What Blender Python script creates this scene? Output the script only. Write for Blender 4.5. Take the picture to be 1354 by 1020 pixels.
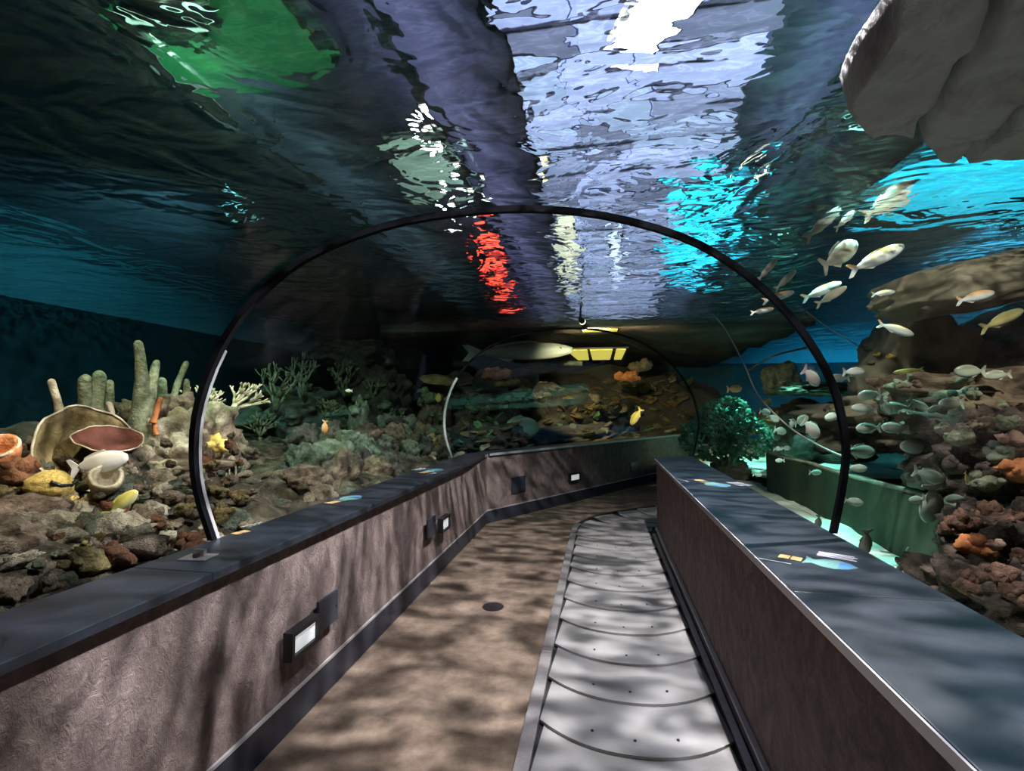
import bpy, bmesh, math, random
from mathutils import Vector, Matrix, noise, Euler
from mathutils.bvhtree import BVHTree
random.seed(7)
for o in list(bpy.data.objects): bpy.data.objects.remove(o)
S = bpy.context.scene
C = S.collection
# ------------------------------------------------------------------ camera
FPX, CX, CY = 660.0, 677.0, 510.0
TH = math.atan(28 / FPX); PS = math.atan(118 / FPX * math.cos(TH))
CAM = Vector((0, 0, 1.6))
FW = Vector((-math.sin(PS) * math.cos(TH), math.cos(PS) * math.cos(TH), math.sin(TH)))
RT = Vector((math.cos(PS), math.sin(PS), 0)); UP = RT.cross(FW)
cd = bpy.data.cameras.new('camera'); cam = bpy.data.objects.new('camera', cd); C.objects.link(cam)
cd.sensor_width = 36; cd.lens = FPX / 1354 * 36; cd.clip_start = .02
cam.matrix_world = Matrix.Translation(CAM) @ Matrix((RT, UP, -FW)).transposed().to_4x4()
S.camera = cam
def ray(x, y): return FW + RT * ((x - CX) / FPX) - UP * ((y - CY) / FPX)
def oz(x, y, z): d = ray(x, y); return CAM + d * ((z - CAM.z) / d.z)
def ox(x, y, X): d = ray(x, y); return CAM + d * (X / d.x)
def oy(x, y, Y): d = ray(x, y); return CAM + d * (Y / d.y)
def od(x, y, dep): return CAM + ray(x, y) * dep          # depth along the optical axis
# ------------------------------------------------------------------ world, light, exposure
W = bpy.data.worlds.new('world'); S.world = W; W.use_nodes = True
W.node_tree.nodes['Background'].inputs[0].default_value = (.30, .38, .5, 1)
W.node_tree.nodes['Background'].inputs[1].default_value = .3
S.view_settings.view_transform = 'Standard'; S.view_settings.look = 'None'
S.view_settings.exposure = 0.1; S.view_settings.gamma = 1; S.view_settings.use_curve_mapping = False
cy = S.cycles
cy.max_bounces = 7; cy.diffuse_bounces = 2; cy.glossy_bounces = 3; cy.transmission_bounces = 5
cy.transparent_max_bounces = 24; cy.sample_clamp_indirect = 2.5; cy.sample_clamp_direct = 0
cy.caustics_reflective = False; cy.caustics_refractive = False
cy.use_denoising = True
WATER_Z, CEIL_Z = 3.3, 4.8
def spot(name, loc, to, col, power, size=60, blend=.6, rad=.08):
    l = bpy.data.lights.new(name, 'SPOT'); l.color = col; l.energy = power
    l.spot_size = math.radians(size); l.spot_blend = blend; l.shadow_soft_size = rad
    o = bpy.data.objects.new(name, l); C.objects.link(o)
    o.location = loc; o.rotation_euler = (Vector(to) - Vector(loc)).to_track_quat('-Z', 'Y').to_euler()
    return o
LAMPS = [  # name, bulb position, aim, colour, power, cone, radius
    ('key_floodlight', Vector((.92, 3.15, 4.6)), (-.9, 2.9, 0), (1.0, .95, .93), 13500, 125, .02),
    ('walkway_floodlight', Vector((1.0, .9, 4.6)), (-.6, 1.4, 0), (.97, .95, 1.0), 6500, 95, .02),
    ('reef_floodlight', Vector((-2.3, 1.6, 4.5)), (-3.6, 3.3, 1.0), (1.0, .86, .6), 4200, 62, .06),
    ('green_floodlight', oz(225, 20, 4.5), (-4.6, 6.5, .6), (.6, 1.0, .68), 7000, 90, .1),
    ('blue_floodlight', Vector((6.4, 9.0, 4.5)), (10.5, 14.0, .8), (.08, .68, .86), 30000, 105, .1),
    ('boulder_floodlight', Vector((2.9, 2.2, 4.5)), (4.2, 6.2, 1.3), (1.0, .95, .75), 6500, 70, .08),
    ('sand_floodlight', Vector((2.5, 5.2, 4.5)), (2.3, 5.2, .3), (.35, 1.0, .85), 15000, 36, .08),
    ('shoal_floodlight', Vector((3.0, 9.0, 4.5)), (3.2, 10.8, .3), (.3, 1.0, .85), 24000, 42, .08),
    ('backdrop_floodlight', Vector((-5.0, 6.0, 4.5)), (-8.6, 7.0, 1.2), (.2, .75, .8), 1300, 130, .1),
    ('grotto_floodlight', Vector((-.3, 9.3, 3.12)), (1.0, 14.0, 1.3), (1.0, .86, .5), 900, 100, .08),  # added lamp that brightens the grotto rocks
    ('flank_floodlight', Vector((1.9, 6.2, 4.5)), (3.8, 6.6, 1.4), (1.0, .95, .7), 6500, 62, .08),  # added second lamp to light the upright boulder from its left
    ('fill', Vector((3.3, 2.6, .45)), (2.6, 3.3, 3.2), (.9, .85, .85), 9, 120, .08),  # added lamp on the sand, lighting the overhang from below
]
for n_, p_, t_, c_, w_, s_, r_ in LAMPS: spot(n_ + '_beam', p_, t_, c_, w_, s_, .7, r_)
# ------------------------------------------------------------------ materials
MAT = {}
def newmat(n):
    m = bpy.data.materials.new(n); m.use_nodes = True; MAT[n] = m
    nt = m.node_tree; return m, nt, nt.nodes['Principled BSDF'], nt.nodes['Material Output']
def N(nt, t, **k):
    n = nt.nodes.new(t)
    for a, v in k.items():
        if a.startswith('i_'):
            key = a[2:].replace('_', ' ')
            n.inputs[int(key) if key.isdigit() else key].default_value = v
        else: setattr(n, a, v)
    return n
def L(nt, a, b): nt.links.new(a, b)
def ramp(nt, fac, stops):
    r = nt.nodes.new('ShaderNodeValToRGB'); e = r.color_ramp.elements
    while len(e) < len(stops): e.new(.5)
    for q, (p, c) in zip(e, stops): q.position = p; q.color = (*c, 1) if len(c) == 3 else c
    L(nt, fac, r.inputs[0]); return r.outputs[0]
def coords(nt, scale=(1, 1, 1), space='Object'):
    t = N(nt, 'ShaderNodeTexCoord'); m = N(nt, 'ShaderNodeMapping'); m.inputs['Scale'].default_value = scale
    L(nt, t.outputs[space], m.inputs[0]); return m.outputs[0]
def rough_mat(n, cols, scale=4, bump=.5, rough=.85, cscale=(1, 1, 1), detail=8, bscale=3.0, spec=.3, dist=.03, metal=0):
    m, nt, b, out = newmat(n)
    co = coords(nt, cscale)
    t = N(nt, 'ShaderNodeTexNoise', i_Scale=scale, i_Detail=detail, i_Roughness=.62); L(nt, co, t.inputs['Vector'])
    k = len(cols) - 1
    L(nt, ramp(nt, t.outputs[0], [(.3 + .4 * i / max(k, 1), c) for i, c in enumerate(cols)]), b.inputs['Base Color'])
    b.inputs['Roughness'].default_value = rough; b.inputs['Specular IOR Level'].default_value = spec; b.inputs['Metallic'].default_value = metal
    if bump:
        t2 = N(nt, 'ShaderNodeTexNoise', i_Scale=scale * bscale, i_Detail=6, i_Roughness=.6); L(nt, co, t2.inputs['Vector'])
        bp = N(nt, 'ShaderNodeBump', i_Strength=bump, i_Distance=dist); L(nt, t2.outputs[0], bp.inputs['Height']); L(nt, bp.outputs[0], b.inputs['Normal'])
    return m
def plain(n, col, rough=.6, metal=0, spec=.4):
    m, nt, b, out = newmat(n); b.inputs['Base Color'].default_value = (*col, 1)
    b.inputs['Roughness'].default_value = rough; b.inputs['Metallic'].default_value = metal; b.inputs['Specular IOR Level'].default_value = spec
    return m
def emit(n, col, st):
    m, nt, b, out = newmat(n); b.inputs['Base Color'].default_value = (*col, 1)
    b.inputs['Emission Color'].default_value = (*col, 1); b.inputs['Emission Strength'].default_value = st
    return m
# textured plaster panels of the low walls
def wall_mat():
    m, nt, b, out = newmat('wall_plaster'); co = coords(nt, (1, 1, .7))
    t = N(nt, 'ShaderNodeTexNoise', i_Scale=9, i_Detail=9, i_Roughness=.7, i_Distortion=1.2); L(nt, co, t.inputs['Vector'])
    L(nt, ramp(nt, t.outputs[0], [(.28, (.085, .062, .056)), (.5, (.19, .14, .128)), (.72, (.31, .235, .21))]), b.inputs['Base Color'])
    w = N(nt, 'ShaderNodeTexNoise', i_Scale=26, i_Detail=6, i_Roughness=.7, i_Distortion=2.5); L(nt, co, w.inputs['Vector'])
    bp = N(nt, 'ShaderNodeBump', i_Strength=.75, i_Distance=.02); L(nt, w.outputs[0], bp.inputs['Height']); L(nt, bp.outputs[0], b.inputs['Normal'])
    b.inputs['Roughness'].default_value = .75; b.inputs['Specular IOR Level'].default_value = .25
wall_mat()
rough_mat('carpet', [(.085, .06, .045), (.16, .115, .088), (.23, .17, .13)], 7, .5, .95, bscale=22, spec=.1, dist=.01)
rough_mat('pallet', [(.2, .187, .184), (.28, .262, .258)], 3, .06, .42, spec=.5)
rough_mat('dark_laminate', [(.010, .012, .018), (.02, .024, .033)], 30, .08, .36, bscale=8, spec=.7, dist=.005)
rough_mat('baseboard_vinyl', [(.02, .021, .03), (.035, .036, .048)], 6, 0, .4)
plain('black_rubber', (.004, .004, .005), .9, 0, .1)
plain('black_metal', (.012, .012, .014), .4)
plain('chrome', (.6, .58, .6), .4, .6)
rough_mat('aluminium', [(.34, .31, .30), (.5, .46, .44)], 14, .15, .4, metal=.7)
plain('steel_plate', (.5, .45, .43), .35, .8)
plain('sealant', (.34, .33, .335), .6)  # light seen in the acrylic edge is put into this bead colour
plain('trench', (.012, .01, .01), .9)
emit('light_diffuser', (.82, .86, .86), .45)
def glass_mat():
    m, nt, b, out = newmat('acrylic'); nt.nodes.remove(b)
    tr = N(nt, 'ShaderNodeBsdfTransparent', i_Color=(.93, .965, .97, 1)); gl = N(nt, 'ShaderNodeBsdfGlossy', i_Color=(.9, .95, 1, 1), i_Roughness=.05)
    co = coords(nt, (1.2, .25, 1.2)); t = N(nt, 'ShaderNodeTexNoise', i_Scale=5, i_Detail=3); L(nt, co, t.inputs['Vector'])
    bp = N(nt, 'ShaderNodeBump', i_Strength=.12, i_Distance=.02); L(nt, t.outputs[0], bp.inputs['Height']); L(nt, bp.outputs[0], gl.inputs['Normal'])
    fr = N(nt, 'ShaderNodeLayerWeight', i_Blend=.18); mx = N(nt, 'ShaderNodeMixShader')
    mu = N(nt, 'ShaderNodeMath', operation='MULTIPLY'); mu.inputs[1].default_value = .06; L(nt, fr.outputs['Fresnel'], mu.inputs[0])
    L(nt, mu.outputs[0], mx.inputs[0]); L(nt, tr.outputs[0], mx.inputs[1]); L(nt, gl.outputs[0], mx.inputs[2]); L(nt, mx.outputs[0], out.inputs[0])
glass_mat()
def water_mat():
    m, nt, b, out = newmat('water_surface'); nt.nodes.remove(b)
    co = coords(nt, (1, 1, 1))
    # ripples: two sizes of waves
    a = N(nt, 'ShaderNodeTexNoise', i_Scale=1.15, i_Detail=2.5, i_Roughness=.5, i_Distortion=1.8); L(nt, co, a.inputs['Vector'])
    c2 = coords(nt, (1.0, 1.5, 1)); a2 = N(nt, 'ShaderNodeTexNoise', i_Scale=2.6, i_Detail=1.5, i_Roughness=.45, i_Distortion=1.0); L(nt, c2, a2.inputs['Vector'])
    ad = N(nt, 'ShaderNodeMath', operation='MULTIPLY_ADD'); ad.inputs[1].default_value = .38; L(nt, a2.outputs[0], ad.inputs[0]); L(nt, a.outputs[0], ad.inputs[2])
    bp = N(nt, 'ShaderNodeBump', i_Strength=.8, i_Distance=.11); L(nt, ad.outputs[0], bp.inputs['Height'])
    # caustic bands painted as noise in the transmission colour, dappling the lamp light
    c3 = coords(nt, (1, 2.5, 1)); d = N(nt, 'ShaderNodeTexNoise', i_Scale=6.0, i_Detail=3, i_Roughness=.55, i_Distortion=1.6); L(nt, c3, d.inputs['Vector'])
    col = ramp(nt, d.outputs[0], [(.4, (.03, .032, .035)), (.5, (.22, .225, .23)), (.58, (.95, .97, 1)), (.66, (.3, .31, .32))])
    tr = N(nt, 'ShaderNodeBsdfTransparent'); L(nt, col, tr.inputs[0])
    bp2 = N(nt, 'ShaderNodeBump', i_Strength=1, i_Distance=.6); L(nt, ad.outputs[0], bp2.inputs['Height'])
    rf = N(nt, 'ShaderNodeBsdfRefraction', i_IOR=1.03, i_Color=(.8, .93, 1, 1), i_Roughness=.1); L(nt, bp2.outputs[0], rf.inputs['Normal'])
    gl = N(nt, 'ShaderNodeBsdfGlossy', i_Color=(.45, .75, .84, 1), i_Roughness=.2); L(nt, bp.outputs[0], gl.inputs['Normal'])
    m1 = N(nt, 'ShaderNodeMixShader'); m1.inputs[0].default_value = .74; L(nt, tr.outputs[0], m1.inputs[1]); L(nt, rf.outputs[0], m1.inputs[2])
    lw = N(nt, 'ShaderNodeLayerWeight', i_Blend=.5); L(nt, bp.outputs[0], lw.inputs['Normal'])
    mr = N(nt, 'ShaderNodeMapRange'); mr.inputs[1].default_value = .35; mr.inputs[2].default_value = .95; mr.inputs[3].default_value = .1; mr.inputs[4].default_value = .62
    L(nt, lw.outputs['Facing'], mr.inputs[0])
    m2 = N(nt, 'ShaderNodeMixShader'); L(nt, mr.outputs[0], m2.inputs[0]); L(nt, m1.outputs[0], m2.inputs[1]); L(nt, gl.outputs[0], m2.inputs[2]); L(nt, m2.outputs[0], out.inputs[0])
water_mat()
# the tank
rough_mat('tank_blue', [(.02, .12, .19), (.03, .17, .25)], .7, 0, .8)
rough_mat('tank_teal', [(.012, .055, .07), (.02, .08, .1)], .8, 0, .8)
rough_mat('ceiling_grey', [(.11, .105, .14), (.2, .195, .25)], .9, .3, .9)
rough_mat('canopy_rock', [(.035, .028, .022), (.09, .07, .055)], 1.5, .6, .9)
rough_mat('overhang_rock', [(.16, .135, .135), (.36, .31, .305), (.24, .21, .21)], 2.6, .9, .9)
rough_mat('seabed_brown', [(.016, .013, .009), (.07, .055, .036), (.15, .12, .08)], 9, 1, .95, dist=.06)
rough_mat('pale_sand', [(.45, .56, .47), (.62, .72, .62)], 3, .6, .9, dist=.04)
rough_mat('rock_tan', [(.09, .07, .045), (.27, .22, .15), (.42, .36, .26)], 3.2, .9, .9)
rough_mat('rock_brown', [(.035, .024, .016), (.13, .09, .06), (.22, .16, .11)], 3.2, .9, .9)
rough_mat('rock_umber', [(.012, .009, .007), (.055, .038, .028), (.11, .075, .055)], 4.5, 1, .9)
rough_mat('rock_dark', [(.012, .012, .01), (.05, .045, .036), (.09, .08, .06)], 3, .9, .9)
rough_mat('rock_green', [(.03, .04, .03), (.1, .12, .085), (.19, .2, .14)], 3.2, .9, .9)
rough_mat('boulder_grey', [(.11, .1, .075), (.2, .18, .13), (.27, .235, .175)], 1.2, .6, .9)
rough_mat('coral_olive', [(.05, .06, .035), (.16, .17, .1), (.26, .27, .17)], 9, .9, .85)
rough_mat('coral_cream', [(.25, .2, .12), (.46, .4, .27), (.6, .54, .4)], 6, .8, .85)
rough_mat('coral_yellow', [(.3, .19, .04), (.6, .42, .1), (.7, .55, .22)], 6, .7, .8)
rough_mat('coral_orange', [(.25, .08, .025), (.5, .18, .06), (.6, .3, .14)], 6, .8, .8)
rough_mat('sponge_rust', [(.05, .018, .008), (.15, .06, .025), (.24, .11, .05)], 9, .9, .85)
rough_mat('tuft_brown', [(.03, .015, .01), (.1, .05, .03), (.17, .09, .055)], 9, 1, .9)
rough_mat('plate_rust', [(.05, .016, .01), (.14, .045, .028)], 6, .5, .8)
rough_mat('coral_green', [(.03, .1, .04), (.1, .24, .1), (.2, .36, .16)], 6, .7, .8)
rough_mat('coral_pink', [(.2, .11, .08), (.36, .23, .18)], 6, .8, .85)
rough_mat('coral_ochre', [(.06, .045, .015), (.2, .15, .06), (.36, .28, .12)], 5, .8, .85)
rough_mat('bush_teal', [(.02, .12, .08), (.06, .25, .16), (.14, .38, .26)], 8, .4, .8)
rough_mat('green_slab', [(.02, .04, .025), (.04, .07, .04), (.055, .085, .05)], 2, .4, .9)
rough_mat('green_lip', [(.13, .16, .11), (.24, .27, .2)], 8, .5, .9)
rough_mat('rope', [(.3, .29, .26), (.5, .48, .44)], 30, .5, .8)
def fish_mat(n, back, side, belly, rough=.35):
    m, nt, b, out = newmat(n); t = N(nt, 'ShaderNodeTexCoord'); s = N(nt, 'ShaderNodeSeparateXYZ'); L(nt, t.outputs['Generated'], s.inputs[0])
    nz = N(nt, 'ShaderNodeTexNoise', i_Scale=9); L(nt, t.outputs['Generated'], nz.inputs[0])
    ad = N(nt, 'ShaderNodeMath', operation='MULTIPLY_ADD'); ad.inputs[1].default_value = .16; L(nt, nz.outputs[0], ad.inputs[0]); L(nt, s.outputs[2], ad.inputs[2])
    L(nt, ramp(nt, ad.outputs[0], [(.2, belly), (.62, side), (.86, back)]), b.inputs['Base Color']); b.inputs['Roughness'].default_value = rough
fish_mat('fish_silver', (.75, .42, .18), (.62, .68, .7), (.72, .78, .82))
fish_mat('fish_reflection', (.5, .46, .36), (.5, .48, .4), (.55, .54, .48))
fish_mat('fish_grunt', (.2, .2, .15), (.33, .37, .3), (.45, .5, .42))
fish_mat('fish_pale_green', (.22, .3, .22), (.36, .48, .38), (.5, .6, .5))
fish_mat('fish_white', (.6, .56, .46), (.72, .68, .58), (.78, .76, .68))
fish_mat('fish_yellow', (.5, .42, .1), (.72, .6, .14), (.7, .62, .3))
fish_mat('fish_mottled', (.2, .18, .07), (.34, .3, .12), (.36, .34, .2))
fish_mat('fish_pink', (.45, .28, .22), (.5, .36, .32), (.55, .48, .44))
fish_mat('fish_orange', (.7, .3, .1), (.8, .42, .2), (.8, .6, .45))
fish_mat('fish_blue', (.1, .3, .4), (.25, .55, .6), (.4, .6, .62))
fish_mat('fish_dark', (.03, .03, .02), (.06, .055, .04), (.1, .09, .07))
fish_mat('shark_grey', (.3, .36, .33), (.36, .45, .41), (.62, .66, .62), .5)
plain('eye_black', (.01, .01, .01), .2)
# ------------------------------------------------------------------ geometry helpers
class MB:
    def __init__(s): s.v = []; s.f = []
    def add(s, vs, fs):
        k = len(s.v); s.v += [tuple(v) for v in vs]; s.f += [tuple(i + k for i in f) for f in fs]; return s
    def box(s, a, b):
        x0, y0, z0 = a; x1, y1, z1 = b
        return s.add([(x0, y0, z0), (x1, y0, z0), (x1, y1, z0), (x0, y1, z0), (x0, y0, z1), (x1, y0, z1), (x1, y1, z1), (x0, y1, z1)],
                     [(3, 2, 1, 0), (4, 5, 6, 7), (0, 1, 5, 4), (1, 2, 6, 5), (2, 3, 7, 6), (3, 0, 4, 7)])
    def prism(s, poly, z0, z1):            # plan polygon (counter-clockwise), extruded up
        n = len(poly); zz0 = z0 if isinstance(z0, (list, tuple)) else [z0] * n; zz1 = z1 if isinstance(z1, (list, tuple)) else [z1] * n
        vs = [(p[0], p[1], a) for p, a in zip(poly, zz0)] + [(p[0], p[1], a) for p, a in zip(poly, zz1)]
        return s.add(vs, [tuple(range(n - 1, -1, -1)), tuple(range(n, 2 * n))] + [(i, (i + 1) % n, n + (i + 1) % n, n + i) for i in range(n)])
    def tube(s, pts, rad, n=8, caps=True, rough=0.0, seed=0):
        pts = [Vector(p) for p in pts]; m = len(pts)
        rs = rad if isinstance(rad, (list, tuple)) else [rad] * m
        ref = Vector((0, 0, 1)) if abs((pts[-1] - pts[0]).normalized().z) < .9 else Vector((1, 0, 0)); vs = []
        for i, p in enumerate(pts):
            t = (pts[min(i + 1, m - 1)] - pts[max(i - 1, 0)]).normalized()
            u = t.cross(ref).normalized(); w = u.cross(t)
            for k in range(n):
                a = 2 * math.pi * k / n; q = u * math.cos(a) + w * math.sin(a); r = rs[i]
                if rough: r *= 1 + rough * noise.noise((p + q * r) * 14 + Vector((seed, 0, 0)))
                vs.append(p + q * r)
        fs = [(i * n + k, i * n + (k + 1) % n, (i + 1) * n + (k + 1) % n, (i + 1) * n + k) for i in range(m - 1) for k in range(n)]
        if caps: fs += [tuple(range(n - 1, -1, -1)), tuple((m - 1) * n + k for k in range(n))]
        return s.add(vs, fs)
    def mesh(s, name, smooth=False):
        me = bpy.data.meshes.new(name); me.from_pydata(s.v, [], s.f); me.update()
        if smooth: me.polygons.foreach_set('use_smooth', [True] * len(me.polygons))
        return me
    def build(s, name, mat, parent=None, smooth=False, **k): return obj(name, s.mesh(name, smooth), mat, parent, **k)
def tag(o, label=None, cat=None, group=None, kind=None):
    for a, v in (('label', label), ('category', cat), ('group', group), ('kind', kind)):
        if v: o[a] = v
    return o
def obj(name, me, mat, parent=None, loc=None, rot=None, scale=None, **k):
    o = bpy.data.objects.new(name, me); C.objects.link(o)
    if mat and not me.materials: me.materials.append(MAT[mat])
    if parent: o.parent = parent
    if loc is not None: o.location = loc
    if rot is not None: o.rotation_euler = rot
    if scale is not None: o.scale = scale if hasattr(scale, '__len__') else (scale,) * 3
    return tag(o, **k)
def obj_m(name, me, mat, parent=None, **k):     # a shared mesh in another material (object-level slot)
    o = obj(name, me, mat, parent, **k)
    if me.materials[0] is not MAT[mat]: o.material_slots[0].link = 'OBJECT'; o.material_slots[0].material = MAT[mat]
    return o
def empty(name, loc=(0, 0, 0), rot=(0, 0, 0), **k):
    o = bpy.data.objects.new(name, None); C.objects.link(o); o.location = loc; o.rotation_euler = rot; o.empty_display_size = .1
    return tag(o, **k)
def struct(name, mb, mat, parent=None, smooth=False, label=None): return mb.build(name, mat, parent, smooth, label=label, kind='structure')
def bevel(o, w=.006, seg=2):
    m = o.modifiers.new('bevel', 'BEVEL'); m.width = w; m.segments = seg; m.limit_method = 'ANGLE'; return o
# ------------------------------------------------------------------ tunnel shell
XL, XR, LZ = -1.5, .67, .96
LO, RO = -1.845, 1.15          # outer edges of the two ledges
Y0 = -2.6
KL = Vector((-1.57, 6.72)); KE = Vector((2.25, 13.0)); KD = (KE - KL).normalized(); KN = Vector((-KD.y, KD.x))  # far wall line, KN points outwards
RE = 6.45                      # end of the right wall
wpt = lambda p, z: (p[0], p[1], z)
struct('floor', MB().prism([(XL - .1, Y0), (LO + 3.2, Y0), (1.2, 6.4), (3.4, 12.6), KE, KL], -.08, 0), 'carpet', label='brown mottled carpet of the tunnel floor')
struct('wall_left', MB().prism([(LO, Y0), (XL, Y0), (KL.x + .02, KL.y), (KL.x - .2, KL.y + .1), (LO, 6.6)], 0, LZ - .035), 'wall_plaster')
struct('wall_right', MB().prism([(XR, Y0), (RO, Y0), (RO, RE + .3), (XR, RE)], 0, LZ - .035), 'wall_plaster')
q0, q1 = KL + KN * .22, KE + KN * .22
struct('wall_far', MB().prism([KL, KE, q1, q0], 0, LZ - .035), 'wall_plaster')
struct('wall_back', MB().box((LO, Y0 - .1, 0), (RO, Y0, 2.9)), 'wall_plaster')
struct('baseboard_left', MB().prism([(XL, Y0), (XL + .015, Y0), (KL.x + .02, KL.y), (KL.x, KL.y)], .002, .17), 'baseboard_vinyl')
struct('baseboard_right', MB().box((XR - .02, Y0, .002), (XR, RE, .1)), 'baseboard_vinyl')
b0, b1 = KL - KN * .015, KE - KN * .015
struct('baseboard_far', MB().prism([b0, b1, KE, KL], .002, .17), 'baseboard_vinyl')
struct('trim_1', MB().prism([(XL, Y0), (XL + .02, Y0), (KL.x + .025, KL.y), (KL.x, KL.y)], .17, .184), 'chrome', label='thin chrome strip along the left baseboard')
struct('trim_2', MB().box((XR - .026, Y0, .1), (XR, RE, .113)), 'chrome', label='thin chrome strip along the right baseboard')
c0, c1 = KL - KN * .02, KE - KN * .02
struct('trim_3', MB().prism([c0, c1, KE, KL], .17, .184), 'chrome', label='thin chrome strip along the far baseboard')
# ledges: laminate panels with a bright edge strip
def ledge(name, label, quads, strip):
    t = empty(name, (0, 0, 0), label=label, cat='ledge')
    for q in quads: bevel(MB().prism(q, LZ - .035, LZ).build('panel', 'dark_laminate', t), .004)
    MB().prism(strip, LZ - .036, LZ - .004).build('edge_strip', 'chrome', t, label='thin chrome edge strip')
ys = [Y0, -.7, .5, 1.72, 3.0, 4.3, 5.5]
qs = [[(LO, a + .002), (XL + .02, a + .002), (XL + .02, b), (LO, b)] for a, b in zip(ys, ys[1:])]
qs.append([(LO, 5.502), (XL + .02, 5.502), (KL.x + .035, KL.y - .02), (KL.x - .1, KL.y + .16), (LO, 6.62)])
ledge('wall_ledge', 'dark laminate ledge above the dappled plaster wall with step lights', qs,
      [(XL + .02, Y0), (XL + .026, Y0), (KL.x + .042, KL.y - .02), (KL.x + .035, KL.y - .02)])
ys = [Y0, -.8, .4, 1.9, 3.4, 4.9]
qs = [[(XR - .02, a + .002), (RO, a + .002), (RO, b), (XR - .02, b)] for a, b in zip(ys, ys[1:])]
qs.append([(XR - .02, 4.902), (RO, 4.902), (RO, RE + .3), (XR - .02, RE + .02)])
ledge('wall_ledge', 'wide dark laminate ledge beside the moving walkway', qs, [(XR - .026, Y0), (XR - .02, Y0), (XR - .02, RE + .02), (XR - .026, RE + .02)])
e0, e1 = KL - KN * .03, KE - KN * .03
r0, r1 = KL + KN * .25, KE + KN * .25
ledge('wall_ledge', 'narrow dark ledge on the angled wall where the tunnel bends', [[e0 + KD * .05, e1, r1, r0 + KD * .05]], [e0 - KN * .006 + KD * .05, e1 - KN * .006, e1, e0 + KD * .05])
# step lights and blank plates on the walls
def wall_frame(p, ux, n, z):     # matrix: local x along the wall, y = outward from wall, z up
    return Matrix((( ux[0], n[0], 0, p[0]), (ux[1], n[1], 0, p[1]), (0, 0, 1, z), (0, 0, 0, 1)))
def step_light(M, label, w=.24, h=.135):
    t = empty('step_light', label=label, cat='light', group='step lights on the low walls'); t.matrix_world = M
    m = MB()
    for a, b in (((-w/2, 0, -h/2), (w/2, .05, -h/2+.022)), ((-w/2, 0, h/2-.022), (w/2, .05, h/2)), ((-w/2, 0, -h/2+.022), (-w/2+.022, .05, h/2-.022)), ((w/2-.022, 0, -h/2+.022), (w/2, .05, h/2-.022))): m.box(a, b)
    m.build('frame', 'black_metal', t)
    MB().box((-w/2+.022, 0, -h/2+.022), (w/2-.022, .034, h/2-.022)).build('diffuser', 'light_diffuser', t, label='pale lit diffuser')
def blank_plate(M, label, w=.2, h=.17):
    t = empty('cover_plate', label=label, cat='plate', group='dark cover plates on the low walls'); t.matrix_world = M
    bevel(MB().box((-w/2, 0, -h/2), (w/2, .018, h/2)).build('plate', 'baseboard_vinyl', t), .006)
    for s in (-1, 1): MB().tube([(s * w * .4, .018, 0), (s * w * .4, .021, 0)], .008, 8).build('screw', 'black_metal', t)
def left_m(x, y): p = ox(x, y, XL); return wall_frame((XL, p.y), (0, -1), (1, 0), p.z)
def far_m(x, y):
    d = ray(x, y); den = d.x * KN.x + d.y * KN.y; t = (KL.x * KN.x + KL.y * KN.y) / den; p = CAM + d * t
    return wall_frame((p.x, p.y), (KD.x, KD.y), (-KN.x, -KN.y), p.z)
step_light(left_m(394, 842), 'lit step light on the left wall between ledge and baseboard, beside the ledge bracket')
step_light(left_m(584, 692), 'lit step light on the left wall just before the corner')
step_light(far_m(758, 631), 'lit step light in the middle of the angled far wall', .3)
blank_plate(left_m(431, 808), 'dark cover plate next to the large lit step light')
blank_plate(left_m(569, 697), 'dark cover plate next to the step light before the corner')
blank_plate(far_m(685, 641), 'dark cover plate on the angled wall close to the corner', .32, .24)
blank_plate(far_m(838, 617), 'dark cover plate on the angled wall close to the walkway', .3, .2)
# ------------------------------------------------------------------ moving walkway of overlapping crescent pallets
PCX = .145; PW = .46; BY, BC = 6.45, Vector((1.4, 6.45)); BR = 1.4 - PCX
def path(s):                       # s = distance along y; returns (pos, heading)
    if s <= BY: return Vector((PCX, s)), 0.0
    a = (s - BY) / BR; lim = math.radians(47)
    if a <= lim: return BC + Vector((-math.cos(a), math.sin(a))) * BR, a
    p = BC + Vector((-math.cos(lim), math.sin(lim))) * BR
    return p + Vector((math.sin(lim), math.cos(lim))) * (s - BY - lim * BR), lim
wk = empty('moving_walkway', (PCX, 0, 0), label='moving walkway of overlapping grey crescent pallets sunk in the carpet', cat='walkway')
def to_wk(p): return (p[0] - PCX, p[1])
pit = .41; m = MB(); nk = 13
def pallet_mesh():
    b = MB(); K = 16; near = []; far = []
    for i in range(K + 1):
        u = -1 + 2 * i / K; bul = .185 * (1 - abs(u) ** 2.3)
        near.append((u * PW, -bul, .03)); far.append((u * PW * .94, pit + .06 - bul * .98, .012))
    top = near + far; n = K + 1
    vs = top + [(x, y, z - .014) for x, y, z in top]
    fs = [(i, i + 1, n + i + 1, n + i) for i in range(K)] + [(2 * n + i, 3 * n + i, 3 * n + i + 1, 2 * n + i + 1) for i in range(K)]
    fs += [(i, 2 * n + i, 2 * n + i + 1, i + 1) for i in range(K)] + [(0, n, 3 * n, 2 * n), (K, 2 * n + K, 3 * n + K, n + K)]
    return b.add(vs, fs).mesh('pallet')
pm = pallet_mesh(); pm.materials.append(MAT['pallet'])
bolt_m = MB().tube([(0, 0, 0), (0, 0, .003)], .0075, 8).mesh('bolt'); bolt_m.materials.append(MAT['black_metal'])
s0 = 2.56 - pit * 12
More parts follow.
